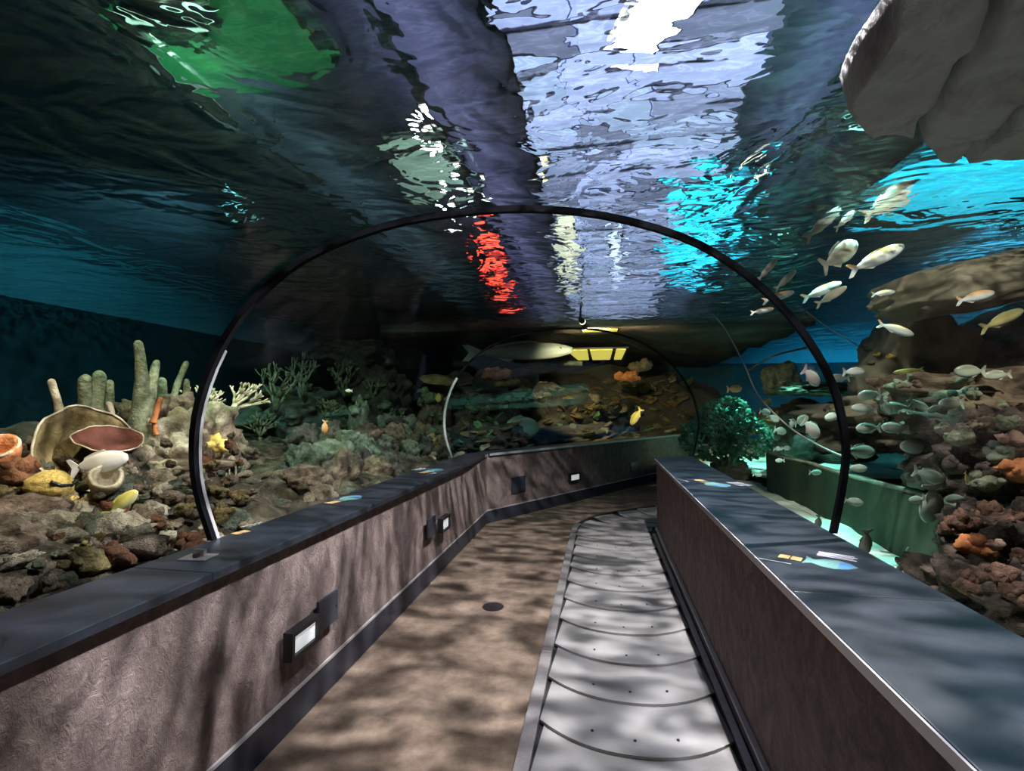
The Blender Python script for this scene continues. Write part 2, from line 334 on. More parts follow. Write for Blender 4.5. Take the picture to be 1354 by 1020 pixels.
for k in range(28):
    s = s0 + k * pit
    if s > 9.6: break
    p, a = path(s)
    po = obj('pallet', pm, None, wk, loc=(p.x - PCX, p.y, .001), rot=(0, 0, -a))
    for bx in (-.2, .0, .2): obj('bolt', bolt_m, None, po, loc=(bx, .02 - .1 * (1 - abs(bx) * 2), .0285 - .00045 * 0))
# dark pit strip under the pallets and the side rails
def strip(s1, s2, o1, o2, z0, z1, step=.15):
    n = max(1, int((s2 - s1) / step)); b = MB(); A = []; B = []
    for i in range(n + 1):
        p, a = path(s1 + (s2 - s1) * i / n); r = Vector((math.cos(a), -math.sin(a)))
        A.append(p + r * o1); B.append(p + r * o2)
    vs = []
    for P_, z in ((A, z0), (B, z0), (A, z1), (B, z1)): vs += [(q.x - PCX, q.y, z) for q in P_]
    k = n + 1; fs = []
    for i in range(n): fs += [(i, i + 1, k + i + 1, k + i), (2 * k + i, 3 * k + i, 3 * k + i + 1, 2 * k + i + 1), (i, 2 * k + i, 2 * k + i + 1, i + 1), (k + i, k + i + 1, 3 * k + i + 1, 3 * k + i)]
    fs += [(0, k, 3 * k, 2 * k), (n, 2 * k + n, 3 * k + n, k + n)]
    return b.add(vs, fs)
strip(Y0 + .1, 9.8, -.47, .5, .001, .006).build('track_bed', 'trench', wk)
e = Y0 + .1
for s2 in (.55, 2.02, 3.25, 4.5, 5.75, 6.75):
    bevel(strip(e, s2 - .006, -.535, -.465, .001, .034).build('side_rail', 'aluminium', wk, label='worn aluminium side rail'), .004)
    e = s2
strip(6.75, 9.8, -.52, -.465, .001, .03).build('side_rail', 'black_metal', wk, label='dark side rail of the bend')
strip(Y0 + .1, 6.44, .462, .5, .001, .036).build('side_rail', 'aluminium', wk)
o = MB().tube([(0, 0, .001), (0, 0, .006)], .085, 28).build('floor_cap', 'black_metal', loc=oz(652, 803, 0), label='round dark floor cap set in the brown carpet', cat='floor cap')
# ------------------------------------------------------------------ acrylic tunnel
RING = [(-1.857, .96), (-1.932, 1.194), (-1.955, 1.411), (-1.933, 1.629), (-1.845, 1.887), (-1.692, 2.129), (-1.447, 2.346), (-1.087, 2.507), (-.721, 2.586),
        (-.35, 2.616), (.026, 2.587), (.406, 2.488), (.672, 2.346), (.9, 2.153), (1.069, 1.94), (1.18, 1.727), (1.232, 1.515), (1.243, 1.362), (1.215, 1.171), (1.165, .96)]
def catmull(P_, k=3):
    out = []
    for i in range(len(P_) - 1):
        a, b, c, d = P_[max(i-1, 0)], P_[i], P_[i+1], P_[min(i+2, len(P_)-1)]
        for j in range(k):
            t = j / k
            out.append(tuple(.5 * (2*b[q] + (c[q]-a[q])*t + (2*a[q]-5*b[q]+4*c[q]-d[q])*t*t + (3*b[q]-a[q]-3*c[q]+d[q])*t**3) for q in range(len(b))))
    out.append(P_[-1]); return out
RING = catmull([Vector(p).to_tuple() if False else p for p in RING], 3)
SK = .222                                   # joints run slightly skew across the tunnel
ringpts = lambda y, off=0, infl=0: [Vector((-.36 + (x + .36) * (1 + infl), y + SK * (x + 1.857) + off, .96 + (z - .96) * (1 + infl))) for x, z in RING]
def loft(rows):
    b = MB(); n = len(rows[0])
    b.add([p for r in rows for p in r], [(i*n+j, i*n+j+1, (i+1)*n+j+1, (i+1)*n+j) for i in range(len(rows)-1) for j in range(n-1)]); return b
R1, R2 = 2.124, 6.08
tun = empty('acrylic_tunnel', (-.36, 0, LZ), label='clear curved acrylic tunnel vault standing on the ledges', cat='tunnel vault')
def rel(b, par): b.v = [tuple(Vector(v) - par.location) for v in b.v]; return b
rel(loft([[Vector((p.x, Y0, p.z)) for p in ringpts(0)], ringpts(R1)]), tun).build('acrylic_panel', 'acrylic', tun, True)
rel(loft([ringpts(R1), ringpts((R1 + R2) / 2), ringpts(R2)]), tun).build('acrylic_panel', 'acrylic', tun, True)
# bent section beyond the second joint
rows = [ringpts(R2)]
for i in range(1, 8):
    a = math.radians(8 + 24 * min(i / 3, 1)); t = i * .95
    c = Vector((-.36, R2 + .33)) + Vector((math.sin(a * .8), math.cos(a * .8))) * t
    rows.append([Vector((c.x + (x + .36) * math.cos(a) * (1 - .4 * min(i / 2, 1) if x > -.36 else 1), c.y - (x + .36) * math.sin(a) * (.6 if x > -.36 else 1) + .2 * (x + .36) * (1 - min(i / 3, 1)), z)) for x, z in RING])
rel(loft(rows), tun).build('acrylic_panel', 'acrylic', tun, True)
def band(y, w, thick, sel=None, name='joint_ring', mat='black_rubber', inner=True, **k):
    pts = list(zip(ringpts(y, 0, -thick), ringpts(y, w, -thick), ringpts(y, w, .002), ringpts(y, 0, .002)))
    if sel: pts = pts[sel[0]:sel[1]]
    b = MB(); n = len(pts)
    b.add([q for p in pts for q in p], [(i*4+j, i*4+(j+1) % 4, (i+1)*4+(j+1) % 4, (i+1)*4+j) for i in range(n-1) for j in range(4)] + [(0, 1, 2, 3), (n*4-1, n*4-2, n*4-3, n*4-4)])
    return rel(b, tun).build(name, mat, tun, **k)
band(R1, .03, .017, label='black ring over the near joint')
band(R2, .028, .012, label='thin black ring over the far joint')
band(R1 + .032, .024, .013, (0, 13), 'lit_edge_bead', 'sealant', label='pale joint bead carrying the light on the near ring edge')
band(R2 - .012, .012, .014, (0, 14), 'lit_edge_bead', 'sealant', label='pale joint bead carrying the light on the far ring edge')
# bracket on the left ledge by the ring foot
p = oz(262, 738, LZ)
t = empty('ledge_bracket', p, (0, 0, .12), label='square steel bracket plate bolted to the ledge at the ring foot', cat='bracket')
bevel(MB().box((-.06, -.045, .0), (.06, .045, .006)).build('base_plate', 'steel_plate', t), .002)
bevel(MB().box((-.026, .0, .006), (.026, .018, .034)).build('clamp_block', 'steel_plate', t), .003)
MB().tube([(0, -.012, .006), (0, -.012, .02)], .013, 6).build('bolt', 'black_metal', t)
# ------------------------------------------------------------------ tank and room shell
TX0, TX1, TY0, TY1 = -9.0, 12.0, -4.0, 21.0
def wallbox(n, a, b, mat): struct(n, MB().box(a, b), mat)
wallbox('wall_tank_left', (TX0 - .2, TY0, -.4), (TX0, TY1, CEIL_Z), 'tank_teal')
wallbox('wall_tank_right', (TX1, TY0, -.4), (TX1 + .2, TY1, CEIL_Z), 'tank_blue')
wallbox('wall_tank_front', (TX0 - .2, TY1, -.4), (TX1 + .2, TY1 + .2, CEIL_Z), 'tank_blue')
wallbox('wall_tank_back', (TX0 - .2, TY0 - .2, -.4), (TX1 + .2, TY0, CEIL_Z), 'tank_teal')
def grid(x0, x1, y0, y1, nx, ny, zf):
    b = MB(); vs = [(x0 + (x1-x0)*i/nx, y0 + (y1-y0)*j/ny) for j in range(ny+1) for i in range(nx+1)]
    return b.add([(x, y, zf(x, y)) for x, y in vs], [(j*(nx+1)+i, j*(nx+1)+i+1, (j+1)*(nx+1)+i+1, (j+1)*(nx+1)+i) for j in range(ny) for i in range(nx)])
def zl(x, y):
    d = max(0, LO - x); base = .80 + .10 * min(d, 1.2) + .05 * min(d, 4)
    if y > 6.5: base -= .1
    return base + .13 * noise.fractal(Vector((x * 2.2, y * 2.2, 0)), .8, 2, 5) * min(1, d * 3)
def zr(x, y): return .3 + .05 * noise.fractal(Vector((x * 1.1, y * 1.1, 5)), 1, 2, 3)
struct('floor_reef_left', grid(TX0, LO, TY0, TY1, 130, 330, zl), 'seabed_brown', smooth=True, label='brown gravelly seabed beside the left ledge')
struct('floor_reef_outer', grid(2.6, TX1, TY0, TY1, 50, 100, lambda x, y: zr(x, y) + .1 * min(1, (x - 2.6) * 2)), 'seabed_brown', smooth=True, label='dark seabed behind the slab wall')
struct('floor_reef_shoal', grid(2.6, 5.2, 8.9, 16, 20, 40, lambda x, y: zr(x, y) + .13 + .02 * (x - 2.6)), 'pale_sand', smooth=True, label='pale sand shoal behind the teal bush')
struct('floor_reef_right', grid(RO, 2.72, TY0, TY1, 70, 130, zr), 'pale_sand', smooth=True, label='pale sandy tank floor beside the walkway ledge')
struct('floor_reef_far', MB().add([(LO, 6.7, .7), (RO, 14.5, .25), (RO, TY1, .25), (LO, TY1, .7)], [(0, 1, 2, 3)]), 'seabed_brown')
# ceiling with a long skylight over the tunnel, built of bars and diffuser panes
SX0, SX1, SY0, SY1 = -.8, 1.45, 1.5, 19.0
b = MB()
for a, c in (((TX0 - .2, TY0 - .2), (SX0, TY1 + .2)), ((SX1, TY0 - .2), (TX1 + .2, TY1 + .2)), ((SX0, TY0 - .2), (SX1, SY0)), ((SX0, SY1), (SX1, TY1 + .2))): b.box((*a, CEIL_Z), (*c, CEIL_Z + .15))
struct('ceiling', b, 'ceiling_grey', label='grey ceiling above the water')
for i, (c_, e_) in enumerate((((.5, .55, .86), 1.8), ((.44, .48, .74), 1.2), ((.4, .42, .64), .75), ((.5, .6, .86), 1.5))): emit('skylight_pane_%d' % i, c_, e_)
sk = struct('window_1', MB().box((SX0 - .05, SY0, CEIL_Z), (SX0, SY1, CEIL_Z + .18)), 'black_metal', label='long ceiling skylight over the tunnel')
ny = 30; rs_ = random.Random(5)
for i in range(ny):
    a = SY0 + (SY1 - SY0) * i / ny; c = SY0 + (SY1 - SY0) * (i + 1) / ny
    xs = [SX0, SX0 + .55 + rs_.uniform(-.12, .12), SX0 + 1.25 + rs_.uniform(-.15, .15), SX1]
    for u, w in zip(xs, xs[1:]): obj('pane', MB().box((u + .01, a + .015, CEIL_Z + .06), (w - .01, c - .015, CEIL_Z + .1)).mesh('pane'), 'skylight_pane_%d' % rs_.choices((0, 1, 2, 3), (.3, .3, .2, .2))[0], sk)
    MB().box((SX0, a - .015, CEIL_Z + .03), (SX1, a + .015, CEIL_Z + .12)).build('bar', 'ceiling_grey', sk)
MB().box((SX0, SY0, CEIL_Z + .1), (SX1, SY1, CEIL_Z + .14)).build('backing', 'ceiling_grey', sk)
# rippled water surface
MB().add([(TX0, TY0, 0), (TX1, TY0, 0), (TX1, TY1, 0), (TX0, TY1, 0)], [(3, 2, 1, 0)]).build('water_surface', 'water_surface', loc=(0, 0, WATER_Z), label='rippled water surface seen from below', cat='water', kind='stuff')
# lamps: housings round the beams, with a glowing lens
def flood(loc, aim, col, st, label, r=.16):
    t = empty('floodlight', loc, (Vector(aim) - Vector(loc)).to_track_quat('-Z', 'Y').to_euler(), label=label, cat='lamp', group='floodlights of the tank')
    n = 20; vs = []; fs = []
    for rr, z in ((.35 * r, .30), (.8 * r, .22), (1.1 * r, -.05), (1.04 * r, -.05), (.74 * r, .2)): vs += [(rr * math.cos(2*math.pi*k/n), rr * math.sin(2*math.pi*k/n), z) for k in range(n)]
    for i in range(4): fs += [(i*n+k, i*n+(k+1) % n, (i+1)*n+(k+1) % n, (i+1)*n+k) for k in range(n)]
    MB().add(vs, fs + [tuple(range(n))]).build('housing', 'black_metal', t, True)
    mn = 'lens_' + str(len(MAT)); emit(mn, col, st)
    MB().tube([(0, 0, .1), (0, 0, .125)], .93 * r, n).build('lens', mn, t, label='glowing lens')
    up = t.rotation_euler.to_matrix().inverted() @ Vector((0, 0, 1)); h = (CEIL_Z - loc[2]) if loc[2] > 2 else .3 - loc[2]
    MB().tube([(0, 0, .25), up * (h)], .02, 6).build('bracket', 'black_metal', t)
nm = dict(fill='added submerged white', key='white', walkway='cool white', reef='warm white', green='green', blue='blue', boulder='pale yellow', sand='turquoise', shoal='sea green', backdrop='teal', grotto='added amber', flank='added soft yellow', accent='narrow white')
pl = dict(fill='low on the sand beside the ledge', key='over the walkway', walkway='above the tunnel entrance', reef='over the tall finger corals', green='over the dark left reef', blue='over the open blue water', boulder='over the big boulder', sand='over the sand strip', shoal='over the teal bush', backdrop='by the left tank wall', grotto='under the edge of the rock canopy', flank='over the upright boulder', accent='over the ledge bracket')
ST = dict(fill=3, key=9, walkway=5, reef=5, green=2, blue=5, boulder=5, sand=5, shoal=5, backdrop=3, grotto=4, flank=5, accent=2)
for n_, p_, t_, c_, w_, s_, r_ in LAMPS:
    k = n_.split('_')[0]; flood(p_, t_, c_, ST[k], nm[k] + ' floodlight ' + ('standing ' if k == 'fill' else 'hung ') + pl[k], .14 if k == 'key' else .3 if k == 'green' else .06 if k == 'grotto' else .16)
def thru(px, py, z):     # where the line of sight meets height z after bending at the water surface
    a = oz(px, py, WATER_Z); d = ray(px, py).normalized(); h = Vector((d.x, d.y, 0)) / 1.03; u = Vector((h.x, h.y, math.sqrt(1 - h.length_squared)))
    return a + u * ((z - a.z) / u.z)
def glow_panel(px, py, w, d, col, st, label, z=CEIL_Z - .12, rz=0, group=None):
    t = empty('light_panel', thru(px, py, z), (0, 0, rz), label=label, cat='lamp', group=group)
    for sx in (-1, 1): MB().tube([(sx * w * .4, 0, .06), (sx * w * .4, 0, CEIL_Z - z + .005)], .008, 6).build('hanger', 'black_metal', t)
    MB().box((-w/2 - .03, -d/2 - .03, .01), (w/2 + .03, d/2 + .03, .06)).build('tray', 'black_metal', t)
    mn = 'glow_%.2f_%.2f_%.2f_%.1f' % (*col, st)
    if mn not in MAT: emit(mn, col, st)
    MB().box((-w/2, -d/2, -.01), (w/2, d/2, .01)).build('diffuser', mn, t)
CY_ = (.03, .68, .85)  # added panels standing for blue light reflected on the water surface
for x, y, w, d in ((935, 240, .3, .5), (962, 262, .34, .45), (925, 282, .42, .6), (955, 300, .4, .5), (905, 318, .5, .9), (938, 332, .5, .7), (985, 292, .26, .5), (985, 250, .22, .36), (898, 358, .6, 1.2), (928, 370, .5, .9), (890, 262, .22, .5), (968, 330, .3, .5)):
    glow_panel(x, y, w, d, CY_, 3.2, 'added cyan panel for the cyan patches reflected on the water', rz=-.2 + .3 * math.sin(x), group='added cyan panels for the water reflections')
glow_panel(1012, 226, .24, .5, CY_, 3.4, 'small added cyan panel for a patch apart from the reflected cluster')
glow_panel(1330, 248, 2.6, 1.8, (.02, .5, .65), 2.6, 'large added cyan panel for the bright patch over the open blue water')  # added panel that makes a cyan patch on the water
for x, y, w, d in ((640, 303, .22, .3), (647, 340, .34, .5), (655, 362, .36, .5), (662, 386, .3, .4), (672, 404, .3, .4)):
    glow_panel(x, y, w, d, (1.0, .06, .03), 8.0, 'red light panel in the row over the tunnel crown', rz=.4 * math.sin(y), group='red light panels over the tunnel crown')
glow_panel(575, 225, .9, 1.1, (.42, .62, .45), .8, 'pale green light panel over the near ring')
for i, (x, y) in enumerate(((566, 188), (580, 212), (604, 238), (585, 262), (622, 272), (598, 292), (560, 160), (636, 255))):
    glow_panel(x, y, .07, .1, (1, 1, .85), 22, 'tiny bright white lamp in the cluster round the pale green panel', z=CEIL_Z - .2, group='tiny white lamps round the pale green panel')
glow_panel(720, 232, .08, .22, (1, .75, .25), 10, 'small amber lamp beside the skylight', z=CEIL_Z - .2)
glow_panel(232, 12, .1, .1, (1, .8, .35), 7, 'small amber lamp beside the green floodlight')
glow_panel(290, 50, 1.6, 1.0, (.03, .30, .08), .3, 'green light panel over the left reef')
glow_panel(752, 345, .22, 3.6, (.9, .85, .6), 2.2, 'narrow cream light strip along the skylight', z=CEIL_Z - .2)
glow_panel(815, 345, .16, 3.0, (.75, .82, 1), 2.6, 'narrow white light strip along the skylight', z=CEIL_Z - .2)
glow_panel(868, 14, .42, .95, (1, .97, 1), 16, 'bright white light panel beside the main floodlight', rz=.35)
def fill_cove(x, y0, y1, col, st, label):        # added glowing strip that brightens the ceiling above the water
    t = empty('uplighter', (x, y0, CEIL_Z - .42), label=label, cat='lamp')
    mn = 'fill_cove_%.2f_%.1f' % (col[0], st); emit(mn, col, st)
    m = MB().box((-.06, 0, 0), (.06, y1 - y0, .02)); m.box((-.06, 0, .02), (-.05, y1 - y0, .05)); m.box((.05, 0, .02), (.06, y1 - y0, .05)); m.build('trough', 'black_metal', t)
    MB().box((-.048, 0.02, .021), (.048, y1 - y0 - .02, .04)).build('tube', mn, t)
    for k in range(5): yy = (y1 - y0) * (k + .5) / 5; MB().tube([(0, yy, .03), (0, yy, .42)], .01, 6).build('hanger', 'black_metal', t)
fill_cove(-1.5, 1.0, 17, (.66, .66, 1.0), 12, 'added lavender strip brightening the ceiling left of the skylight')
fill_cove(2.0, 1.0, 17, (.5, .68, 1.0), 11, 'added blue strip brightening the ceiling right of the skylight')
fill_cove(-3.4, 1.5, 12, (.4, .75, .72), 5, 'added teal strip brightening the ceiling over the left reef')
# rock canopy over the grotto, flush with the water, with lit yellow panes
b = grid(-5.0, 4.2, 10.75, TY1, 24, 26, lambda x, y: 3.22 + .1 * noise.fractal(Vector((x, y, 3)), 1, 2, 3) - .0)
k = len(b.v); b2 = MB(); b2.v = b.v + [(x, y, 3.6) for x, y, z in b.v]; b2.f = b.f + [tuple(i + k for i in reversed(f)) for f in b.f]
nx = 25; ny_ = 27
for i in range(nx - 1): b2.f += [(i, i + k, i + 1 + k, i + 1), ((ny_-1)*nx+i, (ny_-1)*nx+i+1, (ny_-1)*nx+i+1+k, (ny_-1)*nx+i+k)]
for j in range(ny_ - 1): b2.f += [(j*nx, (j+1)*nx, (j+1)*nx+k, j*nx+k), (j*nx+nx-1, j*nx+nx-1+k, (j+1)*nx+nx-1+k, (j+1)*nx+nx-1)]
b2.build('rock_canopy', 'canopy_rock', smooth=True, label='dark brown rock canopy roofing the grotto past the bend', cat='rock')
emit('yellow_glow', (.85, .72, .12), .75)
t = empty('lit_window', oz(795, 471, 3.05), label='yellow lit roof window of three panes in the grotto', cat='window')
for i, w in enumerate((.55, .6, .25)):
    x = (-.62, 0, .5)[i]; MB().prism([(x - w*.48, -1.5), (x + w*.48, -1.5), (x + w*.44, 1.2), (x - w*.44 + (.15 if i == 0 else 0), 1.2)], 0, .03).build('pane', 'yellow_glow', t)
MB().box((-.95, -1.58, .03), (.68, 1.3, .07)).build('frame', 'black_metal', t)
t = empty('lit_window', oz(793, 438, 3.1), label='small yellow lit roof slot at the canopy edge', cat='window')
MB().box((-.34, -.12, 0), (.34, .12, .02)).build('pane', 'yellow_glow', t); MB().box((-.38, -.16, .02), (.38, .16, .05)).build('frame', 'black_metal', t)
# ------------------------------------------------------------------ rocks
def rock_mesh(seed, sub=3, amp=.35, freq=1.3, flat=1.0, boxy=0.0):
    bm = bmesh.new(); bmesh.ops.create_icosphere(bm, subdivisions=sub, radius=1); off = Vector((seed * 7.3, seed * 3.1, seed))
    for v in bm.verts:
        d = v.co.normalized(); k = 1 + amp * noise.fractal(d * freq + off, .9, 2.1, 5) + amp * .5 * (noise.cell(d * freq * 1.7 + off) if False else noise.noise(d * freq * 3 + off))
        if boxy: k *= (1 - boxy) + boxy / max(abs(d.x), abs(d.y), abs(d.z)) * .8
        v.co = d * k; v.co.z *= flat
    me = bpy.data.meshes.new('rock'); bm.to_mesh(me); bm.free(); me.polygons.foreach_set('use_smooth', [True] * len(me.polygons)); return me
ROCKS = [rock_mesh(i, 4, .42, 1.4) for i in range(7)]
SMALL = [rock_mesh(20 + i, 3, .4, 1.3) for i in range(5)]
for me in ROCKS + SMALL: me.materials.append(MAT['rock_brown'])
def rock(p, r, mat, label, group=None, k=None, rot=None, small=False, name='rock', cat='rock'):
    L_ = SMALL if small else ROCKS; k = random.randrange(len(L_)) if k is None else k % len(L_)
    r = r if hasattr(r, '__len__') else (r, r, r)
    return obj_m(name, L_[k], mat, loc=p, rot=rot or (random.uniform(-.3, .3), random.uniform(-.3, .3), random.uniform(0, 6.3)), scale=r, label=label, cat=cat, group=group)
def big_rock(name, p, size, mat, label, seed, amp=.18, freq=1.0, rot=(0, 0, 0), boxy=.5, sub=5, cat='rock'):
    return obj(name, rock_mesh(seed, sub, amp, freq, 1, boxy), mat, loc=p, rot=rot, scale=size, label=label, cat=cat)
# ---- corals
def tube_part(pts, r0, r1, n=10, rough=.18, seg=12, seed=0, b=None):
    pts = catmull([tuple(p) for p in pts], max(2, seg // max(1, len(pts) - 1))); m = len(pts)
    rs = [r0 + (r1 - r0) * i / (m - 1) for i in range(m)]
    d = (Vector(pts[-1]) - Vector(pts[-2])).normalized()
    for f, h in ((.9, .35), (.6, .75), (.2, .95)): pts.append(tuple(Vector(pts[m-1]) + d * r1 * h)); rs.append(r1 * f)
    return (b or MB()).tube(pts, rs, n, True, rough, seed)
def finger_coral(base, branches, label, mat='coral_olive', group='finger corals'):
    t = empty('finger_coral', base, label=label, cat='coral', group=group)
    for i, (pts, r0, r1) in enumerate(branches): tube_part([Vector(p) - Vector(base) for p in pts], r0, r1, seed=i + base[0]).build('branch', mat, t, True)
    return t
def brain_coral(p, r, mat, label):
    bm = bmesh.new(); bmesh.ops.create_icosphere(bm, subdivisions=5, radius=1)
    for v in bm.verts:
        d = v.co.normalized(); q = noise.noise(d * 2.2 + Vector(p)) * 3 + d.z * 2; v.co = d * (1 + .018 * math.sin(q * 9)); v.co.z *= .92
    me = bpy.data.meshes.new('brain_coral'); bm.to_mesh(me); bm.free(); me.polygons.foreach_set('use_smooth', [True] * len(me.polygons))
    return obj('brain_coral', me, mat, loc=p, scale=r, label=label, cat='coral')
def branching(base, height, label, mat, seed, spread=.8, levels=4, r=.02, lean=(0, 0, 1), group=None, name='branching_coral', fan=None):
    rnd = random.Random(seed); t = empty(name, base, label=label, cat='coral', group=group)
    def grow(b, p, d, ln, rr, lv):
        q = p + d * ln; b.tube([p, (p + q) / 2 + Vector((rnd.uniform(-1, 1), rnd.uniform(-1, 1), rnd.uniform(-1, 1))) * ln * .08, q], [rr, rr * .9, rr * .75], 6, True, .2, seed)
        if lv > 0:
            for _ in range(rnd.choice((2, 2, 3))):
                e = (d + Vector((rnd.uniform(-1, 1), rnd.uniform(-1, 1), rnd.uniform(-.5, .8))) * spread)
                if fan: e -= Vector(fan) * e.dot(Vector(fan)) * .85
                grow(b, q, e.normalized(), ln * rnd.uniform(.65, .9), rr * .72, lv - 1)
    for i in range(4):
        d = (Vector(lean) + Vector((rnd.uniform(-1, 1), rnd.uniform(-1, 1), rnd.uniform(-.2, .5))) * spread * .8)
        if fan: d -= Vector(fan) * d.dot(Vector(fan)) * .85
        b = MB(); grow(b, Vector((0, 0, 0)), d.normalized(), height * .3, r, levels - 1); b.build('branch', mat, t, True)
    return t
def vase(p, r, h, mat, label, rot=(0, 0, 0), name='tube_sponge', wall=.25, seed=0, cat='sponge', rim=None):
    t = empty(name, p, rot, label=label, cat=cat); n = 18; vs = []; fs = []
    prof = [(.55, 0), (.8, .3), (1, .7), (1.03, .95), (.92, 1.0), (1 - wall, .95), (.55, .55), (.3, .4)]
    for rr, z in prof:
        for k in range(n):
            a = 2*math.pi*k/n; q = 1 + .12 * noise.noise(Vector((math.cos(a) * 1.5 + seed, math.sin(a) * 1.5, z * 2)))
            vs.append((r * rr * q * math.cos(a), r * rr * q * math.sin(a), h * z * q))
    for i in range(len(prof) - 1): fs += [(i*n+k, i*n+(k+1) % n, (i+1)*n+(k+1) % n, (i+1)*n+k) for k in range(n)]
    fs += [tuple(range(n - 1, -1, -1)), tuple((len(prof)-1)*n + k for k in range(n))]
    MB().add(vs, fs).build('body', mat, t, True)
    if rim:
        m = MB(); pts = [(r * .97 * math.cos(a), r * .97 * math.sin(a), h * .98) for a in [2*math.pi*k/20 for k in range(21)]]
        m.tube(pts, r * .09, 6, False).build('rim', rim, t, True)
    return t
def plate(p, r, mat, rimmat, label, rot, seed, depth=.3, arc=2*math.pi):
    t = empty('plate_coral', p, rot, label=label, cat='coral'); nr, n = 7, 36; vs = []; fs = []
    for sgn in (0, 1):
        for i in range(nr + 1):
            u = i / nr
            for k in range(n + 1):
                a = arc * k / n; w = 1 + .1 * noise.noise(Vector((math.cos(a) * 2 + seed, math.sin(a) * 2, seed)))
                z = depth * r * u ** 2 + .05 * r * noise.noise(Vector((u * 3 * math.cos(a), u * 3 * math.sin(a), seed)))
                vs.append((r * u * w * math.cos(a), r * u * w * math.sin(a), z - sgn * .035 * r * (1.3 - u)))
    m = n + 1; o_ = (nr + 1) * m
    for i in range(nr):
        for k in range(n): fs += [(i*m+k, i*m+k+1, (i+1)*m+k+1, (i+1)*m+k), (o_+i*m+k, o_+(i+1)*m+k, o_+(i+1)*m+k+1, o_+i*m+k+1)]
    fs += [(nr*m+k, nr*m+k+1, o_+nr*m+k+1, o_+nr*m+k) for k in range(n)]
    MB().add(vs, fs).build('plate', mat, t, True)
    MB().tube([Vector(vs[nr*m+k]) - Vector((0, 0, .01 * r)) for k in range(n + 1)], .026 * r, 6, True).build('rim', rimmat, t, True)
    return t
def knobby(p, r, mat, label, n=16, seed=0, group=None, name='knobby_coral', cat='coral', flat=.75):
    rnd = random.Random(seed); bm = bmesh.new()
    for i in range(n):
        a = rnd.uniform(0, 6.3); e = rnd.uniform(-.2, 1.4); d = Vector((math.cos(a) * math.cos(e), math.sin(a) * math.cos(e), math.sin(e) * flat)) * r * rnd.uniform(.55, .78)
        bmesh.ops.create_icosphere(bm, subdivisions=2, radius=r * rnd.uniform(.16, .4), matrix=Matrix.Translation(d))
    bmesh.ops.create_icosphere(bm, subdivisions=3, radius=r * .72, matrix=Matrix.Diagonal((1, 1, flat, 1)))
    for v in bm.verts: q = v.co / r; v.co *= 1 + .3 * noise.fractal(q * 2.6 + Vector((seed, 0, 0)), .8, 2.2, 4)
    me = bpy.data.meshes.new(name); bm.to_mesh(me); bm.free(); me.polygons.foreach_set('use_smooth', [True] * len(me.polygons))
    return obj(name, me, mat, loc=p, label=label, cat=cat, group=group)
TREES = {}
def gather():                           # search trees of the large rocks, in world space
    bpy.context.view_layer.update()
    for o in C.objects:
        if o.type == 'MESH' and o.name not in TREES and o.name.startswith(('reef_rock', 'boulder', 'grotto_rock')):
            M = o.matrix_world; TREES[o.name] = BVHTree.FromPolygons([M @ v.co for v in o.data.vertices], [tuple(p.vertices) for p in o.data.polygons])
def seat(px, py, names):                # first rock surface along the line of sight through a pixel
    d = ray(px, py).normalized(); best = None
    for n, t in TREES.items():
        if n.startswith(names):
            h = t.ray_cast(CAM, d)
            if h[0] is not None and (best is None or h[3] < best[0]): best = (h[3], h[0])
    return None if best is None else best[1]
PXM = lambda p: (Vector(p) - CAM).dot(FW) / FPX          # metres per pixel at a point
# ------------------------------------------------------------------ left reef
def lx(x, y, X=-3.0): return ox(x, y, X)
def fingers(X, lst): return [([lx(*q, X) for q in pts], r0, r1) for pts, r0, r1 in lst]
big_rock('reef_rock', lx(150, 650, -3.9), (.75, 1.0, .32), 'rock_brown', 'broad brown reef rock under the finger corals', 3, .3, 1.6)
big_rock('reef_rock', lx(235, 600, -3.7), (.36, .45, .42), 'rock_tan', 'tan pitted reef rock behind the foot of the near ring', 5, .35, 1.9)
big_rock('reef_rock', lx(60, 640, -4.6), (.7, .9, .5), 'rock_dark', 'dark reef rock behind the large dish coral', 8, .3, 1.5)
big_rock('reef_rock', lx(290, 610, -3.6), (.2, .26, .32), 'rock_tan', 'pale upright reef rock just past the near ring', 11, .4, 1.6)
big_rock('reef_rock', lx(205, 560, -3.9), (.28, .28, .3), 'rock_brown', 'brown porous rock carrying short green fingers', 14, .4, 2.2)
finger_coral(lx(178, 585, -3.7), fingers(-3.7, [([(180, 588), (186, 540), (188, 500), (183, 455)], .085, .032), ([(184, 575), (196, 530), (207, 480)], .075, .028)]), 'tallest pair of olive finger corals behind the rust plate')
finger_coral(lx(122, 575, -3.9), fingers(-3.9, [([(116, 575), (112, 540), (113, 502)], .05, .042), ([(124, 575), (127, 535), (131, 497)], .06, .045), ([(140, 570), (144, 540), (145, 507)], .042, .03)]), 'thick cluster of three olive finger corals')
finger_coral(lx(80, 575, -4.0), fingers(-4.0, [([(84, 575), (78, 540), (68, 505)], .035, .024)]), 'single slim cream finger coral', 'coral_cream')
finger_coral(lx(232, 535, -3.8), fingers(-3.8, [([(214, 535), (214, 505)], .045, .04), ([(228, 530), (236, 505), (246, 481)], .03, .026), ([(246, 535), (246, 505)], .036, .03)]), 'short green finger corals on top of the porous rock')
finger_coral(lx(146, 575, -3.5), fingers(-3.5, [([(140, 578), (147, 555), (144, 535)], .03, .022), ([(131, 578), (131, 560)], .024, .022)]), 'stubby cream finger coral in front of the thick cluster', 'coral_cream')
finger_coral(lx(205, 570, -3.4), fingers(-3.4, [([(202, 560), (208, 540), (212, 528)], .025, .018), ([(206, 575), (203, 555)], .02, .016)]), 'small orange finger coral beside the tall pair', 'coral_orange')
